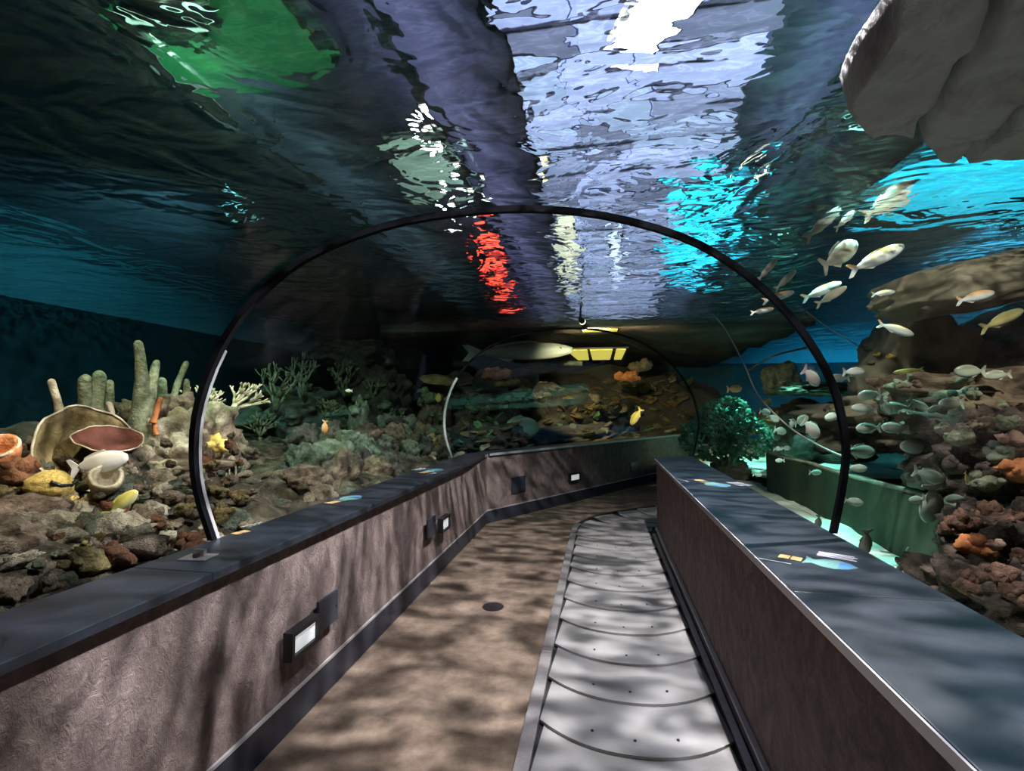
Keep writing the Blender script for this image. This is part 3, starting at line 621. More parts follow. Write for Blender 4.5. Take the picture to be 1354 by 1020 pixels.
plate(lx(103, 606, -3.4), .3, 'coral_ochre', 'coral_cream', 'large brown dish coral with a pale rim tilted towards the tunnel', (math.radians(-12), math.radians(64), -.45), 2, .55)
plate(lx(143, 590, -3.22), .19, 'plate_rust', 'coral_cream', 'rust red plate coral with a pale rim', Vector((.3, -.15, .75)).to_track_quat('Z', 'Y').to_euler(), 5, .3)
CL = [('coral_cream', 'cream'), ('coral_ochre', 'ochre'), ('rock_brown', 'brown'), ('sponge_rust', 'rusty'), ('rock_tan', 'tan'), ('coral_olive', 'olive')]; CM = {}
def cpl(x, y): return ('before the dish coral' if x < 130 else 'by the near ring' if x < 250 else 'beside the brain coral') + (' at the ledge' if y > 690 - x * .2 else ' higher up')
for i in range(120):
    x = random.uniform(-5, 335); y = 560 + random.random() ** .7 * (235 - x * .25); X = -2.15 - (800 - x * .33 - y) / 230 * 1.7; mt, cn = CL[random.choices(range(6), (.12, .16, .3, .14, .16, .12))[0]]
    q = ox(x, y, X); zz = zl(q.x, q.y)
    if q.z < zz: q.z = zz + .02
    if q.z > zz + .45: continue
    key = (mt, i % 2)
    if key not in CM: o_ = knobby((0, 0, 0), 1, mt, None, 11, 700 + len(CM)); CM[key] = o_.data; bpy.data.objects.remove(o_)
    r = random.uniform(.03, .085); obj('coral_lump', CM[key], mt, loc=q, rot=(random.uniform(-.5, .5), random.uniform(-.5, .5), random.uniform(0, 6)), scale=(r, r * random.uniform(.8, 1.6), r * random.uniform(.7, 1.5)), label=cn + ' coral fragment in the rubble ' + cpl(x, y), cat='coral', group=cn + ' coral fragments ' + cpl(x, y))
knobby(lx(172, 592, -3.3), .14, 'coral_olive', 'flat olive coral head beside the rust plate', 12, 4, flat=.4)
knobby(lx(22, 628, -3.2), .125, 'sponge_rust', 'smooth rusty brown coral dome by the dish coral', 7, 6)
vase(lx(4, 618, -3.4), .1, .16, 'coral_orange', 'orange ringed vase sponge next to the rusty dome', (.5, .4, 0), rim='coral_cream')
t = empty('smiling_sponge', lx(65, 642, -3.0), label='yellow sponge with a curved slit like a smile', cat='sponge')
obj('body', rock_mesh(31, 4, .15, 1.2), 'coral_yellow', t, scale=(.12, .1, .08))
MB().tube([(.1, -.07, .03), (.115, -.03, .005), (.118, .02, .0), (.108, .06, .02)], .012, 6).build('slit', 'eye_black', t, True)
knobby(lx(87, 660, -2.95), .06, 'coral_yellow', 'small bright yellow sponge ball under the white fish', 8, 8)
vase(lx(135, 650, -3.0), .085, .2, 'coral_cream', 'cream tube sponge with a wide dark mouth', (.2, .95, -.35), wall=.22, seed=3)
knobby(lx(118, 672, -3.0), .11, 'coral_cream', 'cream coral lump below the tube sponge', 12, 11)
knobby(lx(185, 690, -2.75), .12, 'coral_cream', 'pale cream coral slab lying before the ring foot', 10, 12, flat=.45)
vase(lx(153, 690, -2.85), .075, .13, 'sponge_rust', 'dark rust barrel sponge beside the cream slab', seed=9)
knobby(lx(215, 685, -2.9), .1, 'sponge_rust', 'dark red encrusting sponge at the ring foot', 10, 13)
gather()
knobby(seat(212, 625, 'reef_rock') or lx(212, 625, -3.3), .12, 'coral_cream', 'white knobby coral head on the tan rock', 20, 14)
gather()
knobby(seat(285, 590, 'reef_rock') or lx(285, 590, -3.4), .13, 'coral_yellow', 'yellow encrusting coral on the pale upright rock', 20, 15)
brain_coral(lx(336, 655, -3.0), .125, 'coral_olive', 'round olive brain coral ball near the ledge')
t = empty('barrel_sponge', lx(380, 668, -3.0), label='rust brown barrel sponge clump beside the brain coral', cat='sponge')
for x, h, r, q in ((-.1, .24, .075, 1), (.08, .27, .1, 2), (.0, .2, .08, 3)):
    b = MB(); pts = []; tube_part([(x*.8, x, -.05), (x*.9, x*1.05, h*.5), (x, x*1.1, h)], r, r*.9, 14, .25, 8, q, b); b.build('lobe', 'sponge_rust', t, True)
MB().tube([(.02, -.05, .26), (.04, -.02, .27), (.04, .02, .22), (.06, .03, .16)], .014, 6).build('crust', 'coral_yellow', t, True, label='yellow crust')
branching(lx(300, 548, -3.6), .52, 'tan branching staghorn coral leaning right past the ring', 'coral_cream', 3, .55, 4, .024, (.25, .9, .35))
branching(lx(262, 560, -4.0), .5, 'tan staghorn thicket behind the near ring', 'coral_cream', 5, .6, 4, .022, (0, .3, .8))
t = empty('sea_whip', lx(300, 690, -3.1), label='tangle of thin brown sea whip stems by the brain coral', cat='coral')
for i in range(9):
    x = 282 + i * 5; MB().tube([lx(x, 690, -3.1) - t.location, lx(x + random.uniform(-4, 4), 650, -3.15) - t.location, lx(x + random.uniform(-6, 6), 612, -3.2) - t.location], [.012, .011, .008], 6).build('stem', 'coral_olive', t, True)
rock(Vector((-2.9, 5.0, zl(-2.9, 5.0) + .04)), (.2, .2, .12), 'rock_tan', 'pale flat stone beside the barrel sponge', small=True)
knobby(lx(408, 635, -3.2), .11, 'coral_olive', 'olive coral mound behind the barrel sponge', 12, 17)
# rubble near the left ledge
def rpl(y): return ' before the near ring' if y < 2.3 else ' by the brain coral' if y < 4 else ' halfway to the far ring' if y < 5.5 else ' next to the far ring'
for i in range(70):
    x = random.uniform(LO - .25, -3.4); y = random.uniform(1.0, 5.2) if i < 55 else random.uniform(5, 8); r = random.uniform(.03, .1) * (1 if i % 4 else 1.5)
    mt = ('rock_tan', 'rock_brown', 'rock_brown', 'rock_green')[i % 4]
    rock((x, y, zl(x, y) + r * .25), (r, r * random.uniform(.7, 1.2), r * random.uniform(.5, .9)), mt, {'rock_tan': 'pale tan rubble stone', 'rock_brown': 'dark brown rubble stone', 'rock_green': 'algae green rubble stone'}[mt] + ' on the seabed beside the left ledge' + rpl(y), 'rubble stones beside the left ledge' + rpl(y), small=True)
for i, (x, y, r, mt) in enumerate(((30, 690, .16, 'rock_brown'), (75, 705, .13, 'rock_tan'), (120, 715, .12, 'rock_brown'), (50, 735, .12, 'rock_brown'), (150, 725, .1, 'rock_tan'), (10, 720, .14, 'rock_brown'), (95, 735, .09, 'rock_brown'), (30, 765, .08, 'coral_cream'), (200, 712, .1, 'rock_brown'), (245, 700, .1, 'rock_green'), (170, 660, .14, 'rock_green'), (245, 650, .13, 'rock_green'), (265, 680, .09, 'rock_tan'), (310, 690, .08, 'rock_tan'))):
    rock(lx(x, y, -2.75 - .2 * (y < 700)), (r, r * 1.2, r * .8), mt, {'rock_brown': 'fist-shaped brown rock in front of the dish coral', 'rock_tan': 'fist-shaped tan rock in front of the dish coral', 'rock_green': 'mossy rock near the foot of the ring', 'coral_cream': 'whitish rubble lump close to the ledge'}[mt], 'rocks in front of the dish coral')
# middle of the left side, up to the far ring
big_rock('reef_rock', lx(420, 620, -4.6), (.9, 1.2, .5), 'rock_dark', 'low dark reef rock behind the brain coral', 21, .3, 1.5)
big_rock('reef_rock', lx(400, 545, -6.0), (.9, 1.6, .55), 'rock_green', 'dim green reef ridge in the left background', 23, .35, 1.5)
big_rock('reef_rock', lx(500, 535, -4.8), (.7, .9, .8), 'rock_dark', 'tall dark reef rock with coral thickets', 26, .35, 1.8)
big_rock('reef_rock', lx(475, 575, -3.6), (.16, .18, .55), 'rock_green', 'green upright reef column beside the leaf sponge', 28, .35, 1.6)
big_rock('reef_rock', lx(525, 585, -3.4), (.32, .5, .5), 'rock_green', 'rounded mossy reef rock near the corner', 29, .35, 1.8)
big_rock('reef_rock', lx(575, 545, -3.2), (.3, .4, .55), 'rock_brown', 'tall brown reef rock beside the far ring', 33, .35, 1.8)
big_rock('reef_rock', lx(460, 640, -3.1), (.25, .4, .22), 'rock_green', 'low mossy rock just above the ledge', 35, .35, 1.8)
big_rock('reef_rock', lx(470, 470, -6.0), (.9, .9, .35), 'rock_green', 'dim green rock crest in the left distance', 36, .4, 1.5)
plate(lx(580, 497, -3.0), .34, 'coral_ochre', 'coral_ochre', 'ochre table coral on the tall brown rock', (.25, .2, 0), 9, -.25)
knobby(lx(580, 527, -2.95), .07, 'coral_yellow', 'mustard tube coral hanging under the ochre table coral', 9, 21, flat=1.6)
for i, (x, y, r) in enumerate(((570, 590, .15), (588, 588, .16), (612, 582, .15), (565, 612, .12))):
    rock(ox(x, y, -2.65), r, 'coral_ochre', 'round ochre coral boulder at the far ring', 'ochre coral boulders at the far ring', name='coral_boulder', cat='coral')
t = empty('leaf_sponge', lx(452, 600, -3.0), (.1, .1, .3), label='bright green leaf shaped sponge hanging on the column', cat='sponge')
obj('leaf', rock_mesh(41, 4, .1, 1.0), 'coral_green', t, loc=(0, 0, -.08), scale=(.05, .16, .22)); obj('leaf', rock_mesh(42, 4, .12, 1.0), 'coral_olive', t, loc=(-.03, -.05, .12), scale=(.05, .13, .16))
for i, (x, y, X, h, sd) in enumerate(((365, 520, -5.0, .9, 1), (400, 500, -5.4, .9, 2), (455, 500, -5.0, .8, 4), (490, 510, -4.6, .6, 6), (345, 570, -5.2, .7, 8), (530, 540, -4.0, .5, 9), (430, 540, -4.8, .6, 10))):
    branching(lx(x, y + 25, X), h, ('grey green branching coral thicket in the dim left background' if X < -4.7 else 'grey green branching coral on the dark rock near the bend'), 'coral_olive', 50 + sd, .7, 4, .028, (0, 0, 1), 'dim branching corals')
gather()
for i in range(40):
    x = random.uniform(340, 590); y = random.uniform(500, 625); q = seat(x, y, 'reef_rock')
    if q is None: continue
    knobby(q, random.uniform(.09, .2), random.choice(['rock_green', 'rock_dark', 'coral_olive', 'rock_green']), 'dim mossy coral lump on the reef between the two rings', 9, 100 + i, 'dim coral lumps between the rings')
# ------------------------------------------------------------------ grotto past the bend
def grot(x, y, back):
    d = ray(x, y); den = d.x * KN.x + d.y * KN.y; t = ((KL.x + KN.x * back) * KN.x + (KL.y + KN.y * back) * KN.y) / den
    return CAM + d * t
for i, (x, y, bk, sx, sz, mt) in enumerate(((650, 545, 2.6, 1.2, .9, 'rock_dark'), (720, 550, 3.2, 1.6, .8, 'rock_dark'), (800, 555, 3.6, 2.0, .9, 'rock_dark'), (880, 560, 3.0, 1.8, .8, 'rock_dark'), (640, 590, 1.2, .6, .4, 'rock_dark'), (760, 585, 1.7, 1.6, .4, 'rock_dark'), (870, 585, 1.8, 1.6, .4, 'rock_dark'))):
    big_rock('grotto_rock', grot(x, y, bk), (sx, .8, sz), mt, ('dark rock wall of the grotto', 'dark rock shelf low in the grotto')[i > 3] + (' by the far ring', ' under the shark', ' below the yellow window', ' at the far end', ' near the corner', ' in the middle', ' by the walkway end')[i], 60 + i, .35, 1.6, (0, 0, math.atan2(KD.y, KD.x)))
big_rock('grotto_rock', grot(680, 535, 1.3), (.12, .12, .45), 'rock_dark', 'slim dark rock pillar in the grotto', 77, .3, 1.6)
big_rock('grotto_rock', (-1.2, 17.2, 1.2), (5.2, .5, 1.9), 'rock_dark', 'dark rock face closing the back of the grotto', 78, .25, 2.0)
# dark reef close behind the left ledge, between the two rings
for i in range(34):
    x = 395 + 205 * (i / 33) + random.uniform(-6, 6); y = 640 - (x - 395) * .17 - random.uniform(0, 55); X = -2.25 - (650 - (x - 395) * .17 - y) / 60 * .9
    rock(lx(x, y, X), (random.uniform(.09, .2), random.uniform(.12, .25), random.uniform(.1, .22)), ('rock_dark', 'rock_green', 'rock_brown')[i % 3], ('blackish', 'mossy green', 'dark brown')[i % 3] + ' reef rock close behind the left ledge between the rings', 'reef rocks behind the left ledge between the rings')
gather()
gm = [('coral_ochre', 'ochre'), ('coral_olive', 'olive'), ('rock_brown', 'brown'), ('coral_green', 'green'), ('rock_tan', 'tan')]
GK = {}
def gpl(x, v): return ('beside the far ring' if x < 680 else 'under the shark' if x < 765 else 'below the yellow window' if x < 830 else 'at the far end of the grotto') + (', high up' if v < .45 else ', low down')
for i in range(230):
    x = random.uniform(600, 914); v = random.random(); y = 492 + v * 100 + (8 if x > 800 else 14)
    p = seat(x, y, 'grotto_rock')
    if p is None: continue
    s = PXM(p)
    w = [.42, .2, .2, .03, .15] if v < .45 else [.16, .36, .2, .2, .08]
    mt, nm_ = random.choices(gm, w)[0]
    key = (mt, i % 3)
    if key not in GK:
        q = knobby((0, 0, 0), 1, mt, None, 10, 300 + len(GK)); GK[key] = q.data; bpy.data.objects.remove(q)
    r = random.uniform(3.5, 8) * s
    obj('reef_coral', GK[key], mt, loc=p, rot=(random.uniform(-.7, .7), random.uniform(-.7, .7), random.uniform(0, 6)), scale=(r * 1.7, r * 1.2, r * .5), label=nm_ + ' coral head on the grotto rock ' + gpl(x, v), cat='coral', group=nm_ + ' grotto corals ' + gpl(x, v))
for x, y, bk, r, mt, lb in ((658, 496, 1.4, .3, 'coral_orange', 'orange brown coral crest on the grotto pillar'), (672, 507, 1.3, .25, 'coral_ochre', 'mustard coral crest beside the grotto pillar'), (848, 486, 2.2, .4, 'rock_tan', 'pale coral crest at the far end of the grotto'), (832, 500, 2.0, .35, 'coral_orange', 'orange coral ledge at the far end of the grotto')):
    knobby(grot(x, y, bk), r, mt, lb, 12, int(x), flat=.45)
# ------------------------------------------------------------------ right reef
rxp = lambda x, y, X: ox(x, y, X)
big_rock('boulder', rxp(1310, 372, 4.4), (1.35, .8, .33), 'boulder_grey', 'big flat grey boulder jutting over the blue water', 81, .14, 1.1, (0, math.radians(-13), .25), .65)
big_rock('boulder', rxp(1205, 485, 4.2), (.62, .6, .72), 'boulder_grey', 'upright brown boulder under the jutting one', 82, .2, 1.2, (0, math.radians(22), 0), .6)
big_rock('boulder', rxp(1300, 470, 5.2), (.95, .6, .5), 'rock_dark', 'shadowed dark boulder behind the upright one', 83, .2, 1.2, (0, math.radians(-30), 0), .5)
big_rock('boulder', rxp(1030, 500, 4.4), (.42, .5, .4), 'rock_green', 'mossy wedge boulder beside the teal bush', 84, .2, 1.2, (0, math.radians(-18), 0), .6)
big_rock('reef_rock', rxp(1180, 560, 4.0), (.95, 1.4, .42), 'boulder_grey', 'brown reef shelf behind the grey fish school', 85, .35, 1.8)
big_rock('reef_rock', rxp(1300, 545, 3.6), (.75, .9, .42), 'rock_brown', 'brown reef shelf under the dark boulder', 86, .35, 1.8)
big_rock('reef_rock', rxp(1070, 572, 4.6), (.9, 1.6, .74), 'rock_dark', 'dark hollow rock below the mossy shelf', 87, .25, 1.5)
big_rock('reef_rock', rxp(1075, 515, 4.3), (.75, .9, .14), 'rock_green', 'mossy overhanging shelf beside the near ring', 88, .4, 2.2)
big_rock('reef_rock', rxp(1320, 610, 3.0), (.5, .45, .4), 'rock_umber', 'brown pitted rock behind the tube corals', 89, .4, 2.0)
big_rock('reef_rock', rxp(1335, 735, 2.7), (.34, .34, .36), 'rock_umber', 'brown crusted rock behind the orange coral', 90, .4, 2.2)
big_rock('reef_rock', rxp(1330, 800, 2.4), (.4, .45, .28), 'rock_umber', 'low brown rock touching the walkway ledge', 91, .4, 2.2)
big_rock('reef_rock', rxp(1275, 640, 3.2), (.28, .3, .25), 'rock_dark', 'dark rock in the gap behind the striped fish', 92, .4, 2.0)
big_rock('reef_rock', rxp(1275, 790, 2.55), (.16, .2, .3), 'rock_umber', 'brown rock at the end of the sand strip', 93, .4, 2.2)
gather()
knobby(seat(1292, 728, 'reef_rock') or rxp(1292, 728, 2.45), .14, 'coral_orange', 'orange pink leather coral above the ledge', 14, 31)
knobby((seat(1315, 722, 'reef_rock') or rxp(1315, 722, 2.4)) - ray(1315, 722) * .1, .05, 'coral_pink', 'small pale pink coral knob on the orange coral', 8, 32)
knobby(seat(1345, 590, 'reef_rock') or rxp(1345, 590, 2.6), .14, 'coral_pink', 'brown pink coral dome at the edge of the reef', 14, 33)
knobby(seat(1345, 625, 'reef_rock') or rxp(1345, 625, 2.5), .12, 'coral_orange', 'rusty coral dome below the brown pink one', 14, 34)
for i, (x, y) in enumerate(((1280, 690), (1310, 680), (1340, 690), (1262, 700), (1325, 765), (1350, 740), (1285, 775), (1350, 790))):
    knobby(seat(x, y, 'reef_rock') or rxp(x, y, 2.65), .1, 'tuft_brown', 'rusty brown coral tuft around the orange coral', 40, 40 + i, 'rusty coral tufts')
t = empty('tube_coral', rxp(1290, 590, 3.0), label='group of pinkish tube corals bent into loops', cat='coral')
for i, pts in enumerate(([(1281, 600), (1281, 570), (1287, 548)], [(1295, 590), (1294, 572), (1296, 560)], [(1276, 600), (1283, 590), (1292, 604), (1284, 612)], [(1318, 610), (1312, 590), (1324, 580), (1338, 588), (1336, 606)], [(1303, 612), (1308, 598)])):
    tube_part([rxp(*q, 2.95) - t.location for q in pts], .03, .024, seed=i).build('tube', 'coral_pink', t, True)
gather()
for i in range(46):
    x = random.uniform(1010, 1350); y = random.uniform(500, 640); q = seat(x, y, ('reef_rock', 'boulder'))
    if q is None or (x < 1100 and y > 545): continue
    knobby(q, random.uniform(.05, .13), random.choice(['rock_green', 'rock_brown', 'rock_umber', 'coral_olive', 'boulder_grey']), 'small crusted coral lump on the brown reef shelf', 9, 400 + i, 'coral lumps on the brown reef shelf')
for i, (x, y) in enumerate(((1162, 470), (1178, 472), (1152, 480), (1148, 462))): knobby(seat(x, y, ('boulder', 'reef_rock')) or rxp(x, y, 3.75), .07 if i < 3 else .1, 'coral_yellow' if i < 2 else 'coral_olive', 'yellow crust patch on the upright boulder' if i < 2 else 'olive crust patch on the upright boulder', 6, 500 + i, 'crust patches on the upright boulder', flat=.5)
# teal bush of round leaves beside the far ring
bp_ = Vector((2.25, 9.7, .25)); t = empty('coral_bush', bp_, label='teal green bush of small round leaves beside the far ring', cat='plant')
b = MB()
for i in range(10):
    a = random.uniform(0, 6.3); h = random.uniform(.5, 1.2); b.tube([(0, 0, .0), (.2 * math.cos(a), .2 * math.sin(a), h * .6), (.45 * math.cos(a), .45 * math.sin(a), h)], [.03, .02, .01], 5)
b.build('stem', 'bush_teal', t)
b = MB(); rnd = random.Random(3)
for i in range(1500):
    d = Vector((rnd.gauss(0, 1), rnd.gauss(0, 1), rnd.gauss(0, 1))).normalized() * rnd.uniform(.6, 1) ** .5
    k_ = i % 3; p = Vector((d.x * .5 + (-.35, .3, 0)[k_], d.y * .5, (.78, .8, 1.12)[k_] + d.z * .42)); r = rnd.uniform(.025, .05)
    n = Vector((rnd.uniform(-1, 1), rnd.uniform(-1, 1), rnd.uniform(.1, 1))).normalized(); u = n.orthogonal().normalized(); w = n.cross(u)
    ring = [p + (u * math.cos(k) + w * math.sin(k)) * r for k in [2*math.pi*j/7 for j in range(7)]]
    b.add(ring + [p + n * r * .35, p - n * r * .12], [(j, (j+1) % 7, 7) for j in range(7)] + [((j+1) % 7, j, 8) for j in range(7)])
b.build('leaf_mass', 'bush_teal', t, kind='stuff')
rock(Vector((2.3, 9.8, .35)), (.35, .35, .3), 'rock_green', 'mossy rock at the foot of the teal bush')
for i in range(9):
    x = random.uniform(985, 1030); y = random.uniform(520, 575); knobby(seat(x, y, ('reef_rock', 'boulder')) or rxp(x, y, 2.7), .09, 'coral_olive' if i % 2 else 'coral_yellow', ('olive' if i % 2 else 'yellowish') + ' soft coral tuft between bush and cable', 9, 520 + i, 'soft coral tufts beside the bush')
for i in range(5): rock(oz(945 + i * 8, 592 + i * 9, .34), .06, 'rock_dark', 'small dark stone on the bright sand strip', 'stones on the sand strip', small=True)
# low green slab wall with a pale lip behind the sand strip
t = empty('slab_wall', (2.55, 4.2, .2), label='low dark green slab wall with pale lip behind the sand strip', cat='low wall')
def slabgrid():
    b = MB(); n = 24
    for i in range(n + 1):
        y = i * 4.3 / n; q = .03 * noise.noise(Vector((y * 2, 0, 0)))
        b.v += [(q, y, 0), (q + .02 * noise.noise(Vector((y * 3, 4, 0))), y, .66), (.18 + q, y, .66), (.18 + q, y, 0)]
    b.f = [(i*4+j, (i+1)*4+j, (i+1)*4+(j+1) % 4, i*4+(j+1) % 4) for i in range(n) for j in range(4)] + [(0, 1, 2, 3), (n*4+3, n*4+2, n*4+1, n*4)]
    return b
slabgrid().build('slab', 'green_slab', t)
MB().tube([(.03 + .03 * noise.noise(Vector((y * 2, 0, 0))), y, .67 + .012 * math.sin(y * 3)) for y in [i * 4.3 / 30 for i in range(31)]], .028, 8, True, .3).build('lip', 'green_lip', t, True)
# rope, pipe and a reflected line built as a cable
def line(name, pts, r, mat, label, cat='rope'):
    base = Vector(pts[0]); pts = catmull([tuple(Vector(p) - base) for p in pts], 6)
    return MB().tube(pts, r, 6).build(name, mat, None, True, loc=base, label=label, cat=cat)
line('rope', [rxp(1040, 392, 3.6), rxp(1090, 430, 3.7), rxp(1135, 458, 3.8)], .008, 'rope', 'thin pale rope slanting down through the blue water')
line('cable', [rxp(928, 402, 2.2), rxp(955, 430, 2.2), rxp(982, 478, 2.2), rxp(1002, 522, 2.25), rxp(1040, 562, 2.3), rxp(1080, 588, 2.3), rxp(1120, 606, 2.3)], .011, 'rope', 'pale cable hanging down in front of the mossy boulder', 'cable')  # reflection in the acrylic, built as a solid cable
line('cable', [rxp(990, 490, 4.0), rxp(1020, 472, 3.9), rxp(1066, 460, 3.85)], .022, 'rock_green', 'thick mossy pipe on the wedge boulder', 'pipe')
line('branch', [rxp(1238, 537, 3.0), rxp(1270, 533, 3.0), rxp(1310, 538, 3.0), rxp(1340, 548, 3.0)], .012, 'rock_brown', 'thin brown stem crossing above the tube corals', 'branch')
# rock overhang at the surface, upper right: long planks of rock with gaps
t = empty('rock_overhang', oz(1300, 90, 3.15), label='grey brown rock overhang in three long slabs above the right side', cat='rock')
def slab_px(pp, mat='overhang_rock'):
    P3 = [oz(x, y, 3.1) for x, y in pp]; K, J = 26, 14; J1 = J + 1; vs = []
    for i in range(K + 1):
        for j in range(J1):
            v = P3[0].lerp(P3[1], i / K).lerp(P3[3].lerp(P3[2], i / K), j / J); e = min(j, J - j, i, K - i) / J
            w = Vector((noise.noise(v * 2.1), noise.noise(v * 2.1 + Vector((9, 0, 0))), 0)) * .07
            v = v + w; v.z += .07 * noise.fractal(v * 2.6, 1, 2, 5) + .12 * (1 - min(1, e * 14)) ** 2; v.z = t.location.z + .165 if e == 0 else v.z; vs.append(v - t.location)
    m = len(vs); vs += [Vector((v.x, v.y, .17)) for v in vs]; fs = []
    for i in range(K):
        for j in range(J): a = i*J1+j; fs += [(a, a+1, a+J1+1, a+J1), (m+a, m+a+J1, m+a+J1+1, m+a+1)]
        fs += [(i*J1, (i+1)*J1, m+(i+1)*J1, m+i*J1), (i*J1+J, m+i*J1+J, m+(i+1)*J1+J, (i+1)*J1+J)]
    fs += [tuple(range(J1)) + tuple(m + j for j in range(J, -1, -1)), tuple(K*J1 + j for j in range(J, -1, -1)) + tuple(m + K*J1 + j for j in range(J1))]
    MB().add(vs, fs).build('slab', mat, t, True)
slab_px([(1110, 150), (1215, -40), (1345, -40), (1200, 205)]); slab_px([(1203, 200), (1350, -40), (1560, -40), (1262, 228)]); slab_px([(1266, 226), (1570, -40), (1700, 60), (1420, 212)])
# ------------------------------------------------------------------ fish
def fish_parts(hr, wr, fork=.5, dors=.5, nose=.5):
    K, n = 13, 12; vs = []; fs = []
    for i in range(K + 1):
        u = i / K; x = .5 - .9 * u
        h = hr * .5 * (math.sin(math.pi * min(1, (u * .93 + .035)) ** nose_pow(nose)) ** .75); h = max(h, hr * .09 if u > .8 else .012)
        w = h * wr / hr * (1 if u < .55 else 1 - .55 * (u - .55) / .45)
        for k in range(n): a = 2*math.pi*k/n; vs.append((x, w * math.sin(a), h * math.cos(a)))
    for i in range(K): fs += [(i*n+k, i*n+(k+1) % n, (i+1)*n+(k+1) % n, (i+1)*n+k) for k in range(n)]
    fs += [tuple(range(n - 1, -1, -1)), tuple(K*n + k for k in range(n))]
    R = {}
    R['body'] = MB().add(vs, fs).mesh('body', True)
    def fin(poly, th=.008, axis='y', off=(0, 0, 0), tilt=0):
        b = MB(); n_ = len(poly); c = math.cos(tilt); s = math.sin(tilt)
        A = [(x + off[0], off[1] + th + z * s, off[2] + z * c) for x, z in poly]; B = [(x + off[0], off[1] - th + z * s, off[2] + z * c) for x, z in poly]
        b.add(A + B, [tuple(range(n_)), tuple(range(2*n_-1, n_-1, -1))] + [(i, n_ + i, n_ + (i+1) % n_, (i+1) % n_) for i in range(n_)]); return b.mesh('fin')
    th = hr * .62
    R['tail_fin'] = fin([(-.37, hr*.1), (-.5, th*.75), (-.56, th*.72), (-.56 + .13*fork, 0), (-.56, -th*.72), (-.5, -th*.75), (-.37, -hr*.1)])
    R['dorsal_fin'] = fin([(.2, hr*.44), (.1, hr*(.5 + .22*dors)), (-.08, hr*(.46 + .16*dors)), (-.24, hr*(.3 + .18*dors)), (-.27, hr*.24), (-.05, hr*.4)])
    R['anal_fin'] = fin([(-.05, -hr*.42), (-.12, -hr*(.46 + .2*dors)), (-.26, -hr*.3), (-.24, -hr*.24)])
    R['pectoral_fin'] = fin([(.16, 0), (.12, -hr*.05), (0, -hr*.34), (.02, -hr*.12), (.1, hr*.04)], .006, off=(0, wr*.44, -hr*.05), tilt=.5)
    e = MB()
    for s in (-1, 1): e.tube([(.37, s * wr * .26, hr*.07), (.37, s * wr * .34, hr*.07)], .018, 8)
    R['eye'] = e.mesh('eye', True)
    return R
def nose_pow(n): return .6 + .4 * n / .5 * .5
FK = {'slender': fish_parts(.2, .13, .7, .25), 'grunt': fish_parts(.4, .17, .5, .5), 'disc': fish_parts(.56, .16, .3, .5), 'oval': fish_parts(.46, .18, .4, .2)}
FM = {}
def fish(tail, nose_, dep, shape, mat, label, group, roll=0, yaw=.25, name='fish'):
    a = od(*tail, dep * (1 + 0)); L0 = (od(*nose_, dep) - a).length; bpt = od(*nose_, dep) + FW * L0 * yaw
    d = (bpt - a); Ln = d.length / 1.04; d.normalize()
    up = UP if abs(d.dot(UP)) < .9 else RT
    y = up.cross(d).normalized(); z = d.cross(y)
    M = Matrix((d, y, z)).transposed().to_4x4(); c = a.lerp(bpt, .53)
    t = empty(name, label=label, cat='fish', group=group); t.matrix_world = Matrix.Translation(c) @ M @ Matrix.Rotation(roll, 4, 'X') @ Matrix.Scale(Ln, 4)
    for k, me in FK[shape].items():
        key = (shape, k, mat)
        if key not in FM: q = me.copy(); q.materials.clear(); q.materials.append(MAT['eye_black' if k == 'eye' else mat]); FM[key] = q
        if k == 'eye' and Ln / dep * FPX < 26: continue
        obj(k, FM[key], None, t)
    return t
SG = 'silver fish with orange backs above the boulders'
sil = 'slender silver blue fish with an orange back swimming over the boulders'
for tl, ns, dp, sh, lb in (((1121, 360), (1213, 319), 4.6, 'slender', 'largest silver blue fish with an orange back in the open water'), ((1060, 396), (1122, 371), 4.8, 'slender', 'silver fish with an orange back under the largest one'), ((1008, 399), (1056, 384), 4.6, 'slender', sil), ((992, 414), (1027, 407), 4.6, 'slender', sil), ((1264, 399), (1330, 384), 4.4, 'slender', 'silver fish with a tan back in front of the jutting boulder'), ((1160, 428), (1219, 441), 4.4, 'slender', 'pale blue fish pointing down at the top of the upright boulder'), ((1152, 390), (1190, 384), 4.9, 'slender', 'small pinkish silver fish at the tip of the jutting boulder')):
    fish(tl, ns, dp, sh, 'fish_silver', lb, SG)
fish((1296, 436), (1372, 408), 3.9, 'slender', 'fish_mottled', 'yellow mottled fish in front of the dark boulder', None)
for tl, ns in (((1140, 287), (1230, 228)), ((1064, 318), (1122, 268)), ((1104, 304), (1136, 275)), ((1086, 354), (1144, 317)), ((1001, 372), (1033, 340)), ((1024, 384), (1058, 356)), ((1078, 404), (1128, 377))):
    fish(tl, ns, 4.6, 'slender' if ns[0] != 1144 else 'grunt', 'fish_reflection', 'beige fish shape standing for a fish reflected in the water surface', 'fish reflections in the water surface')  # reflections of fish in the water surface, built as solid fish
GG = 'grey green fish schooling before the brown reef shelf'
gl_ = 'grey green oval fish schooling in front of the brown reef shelf'
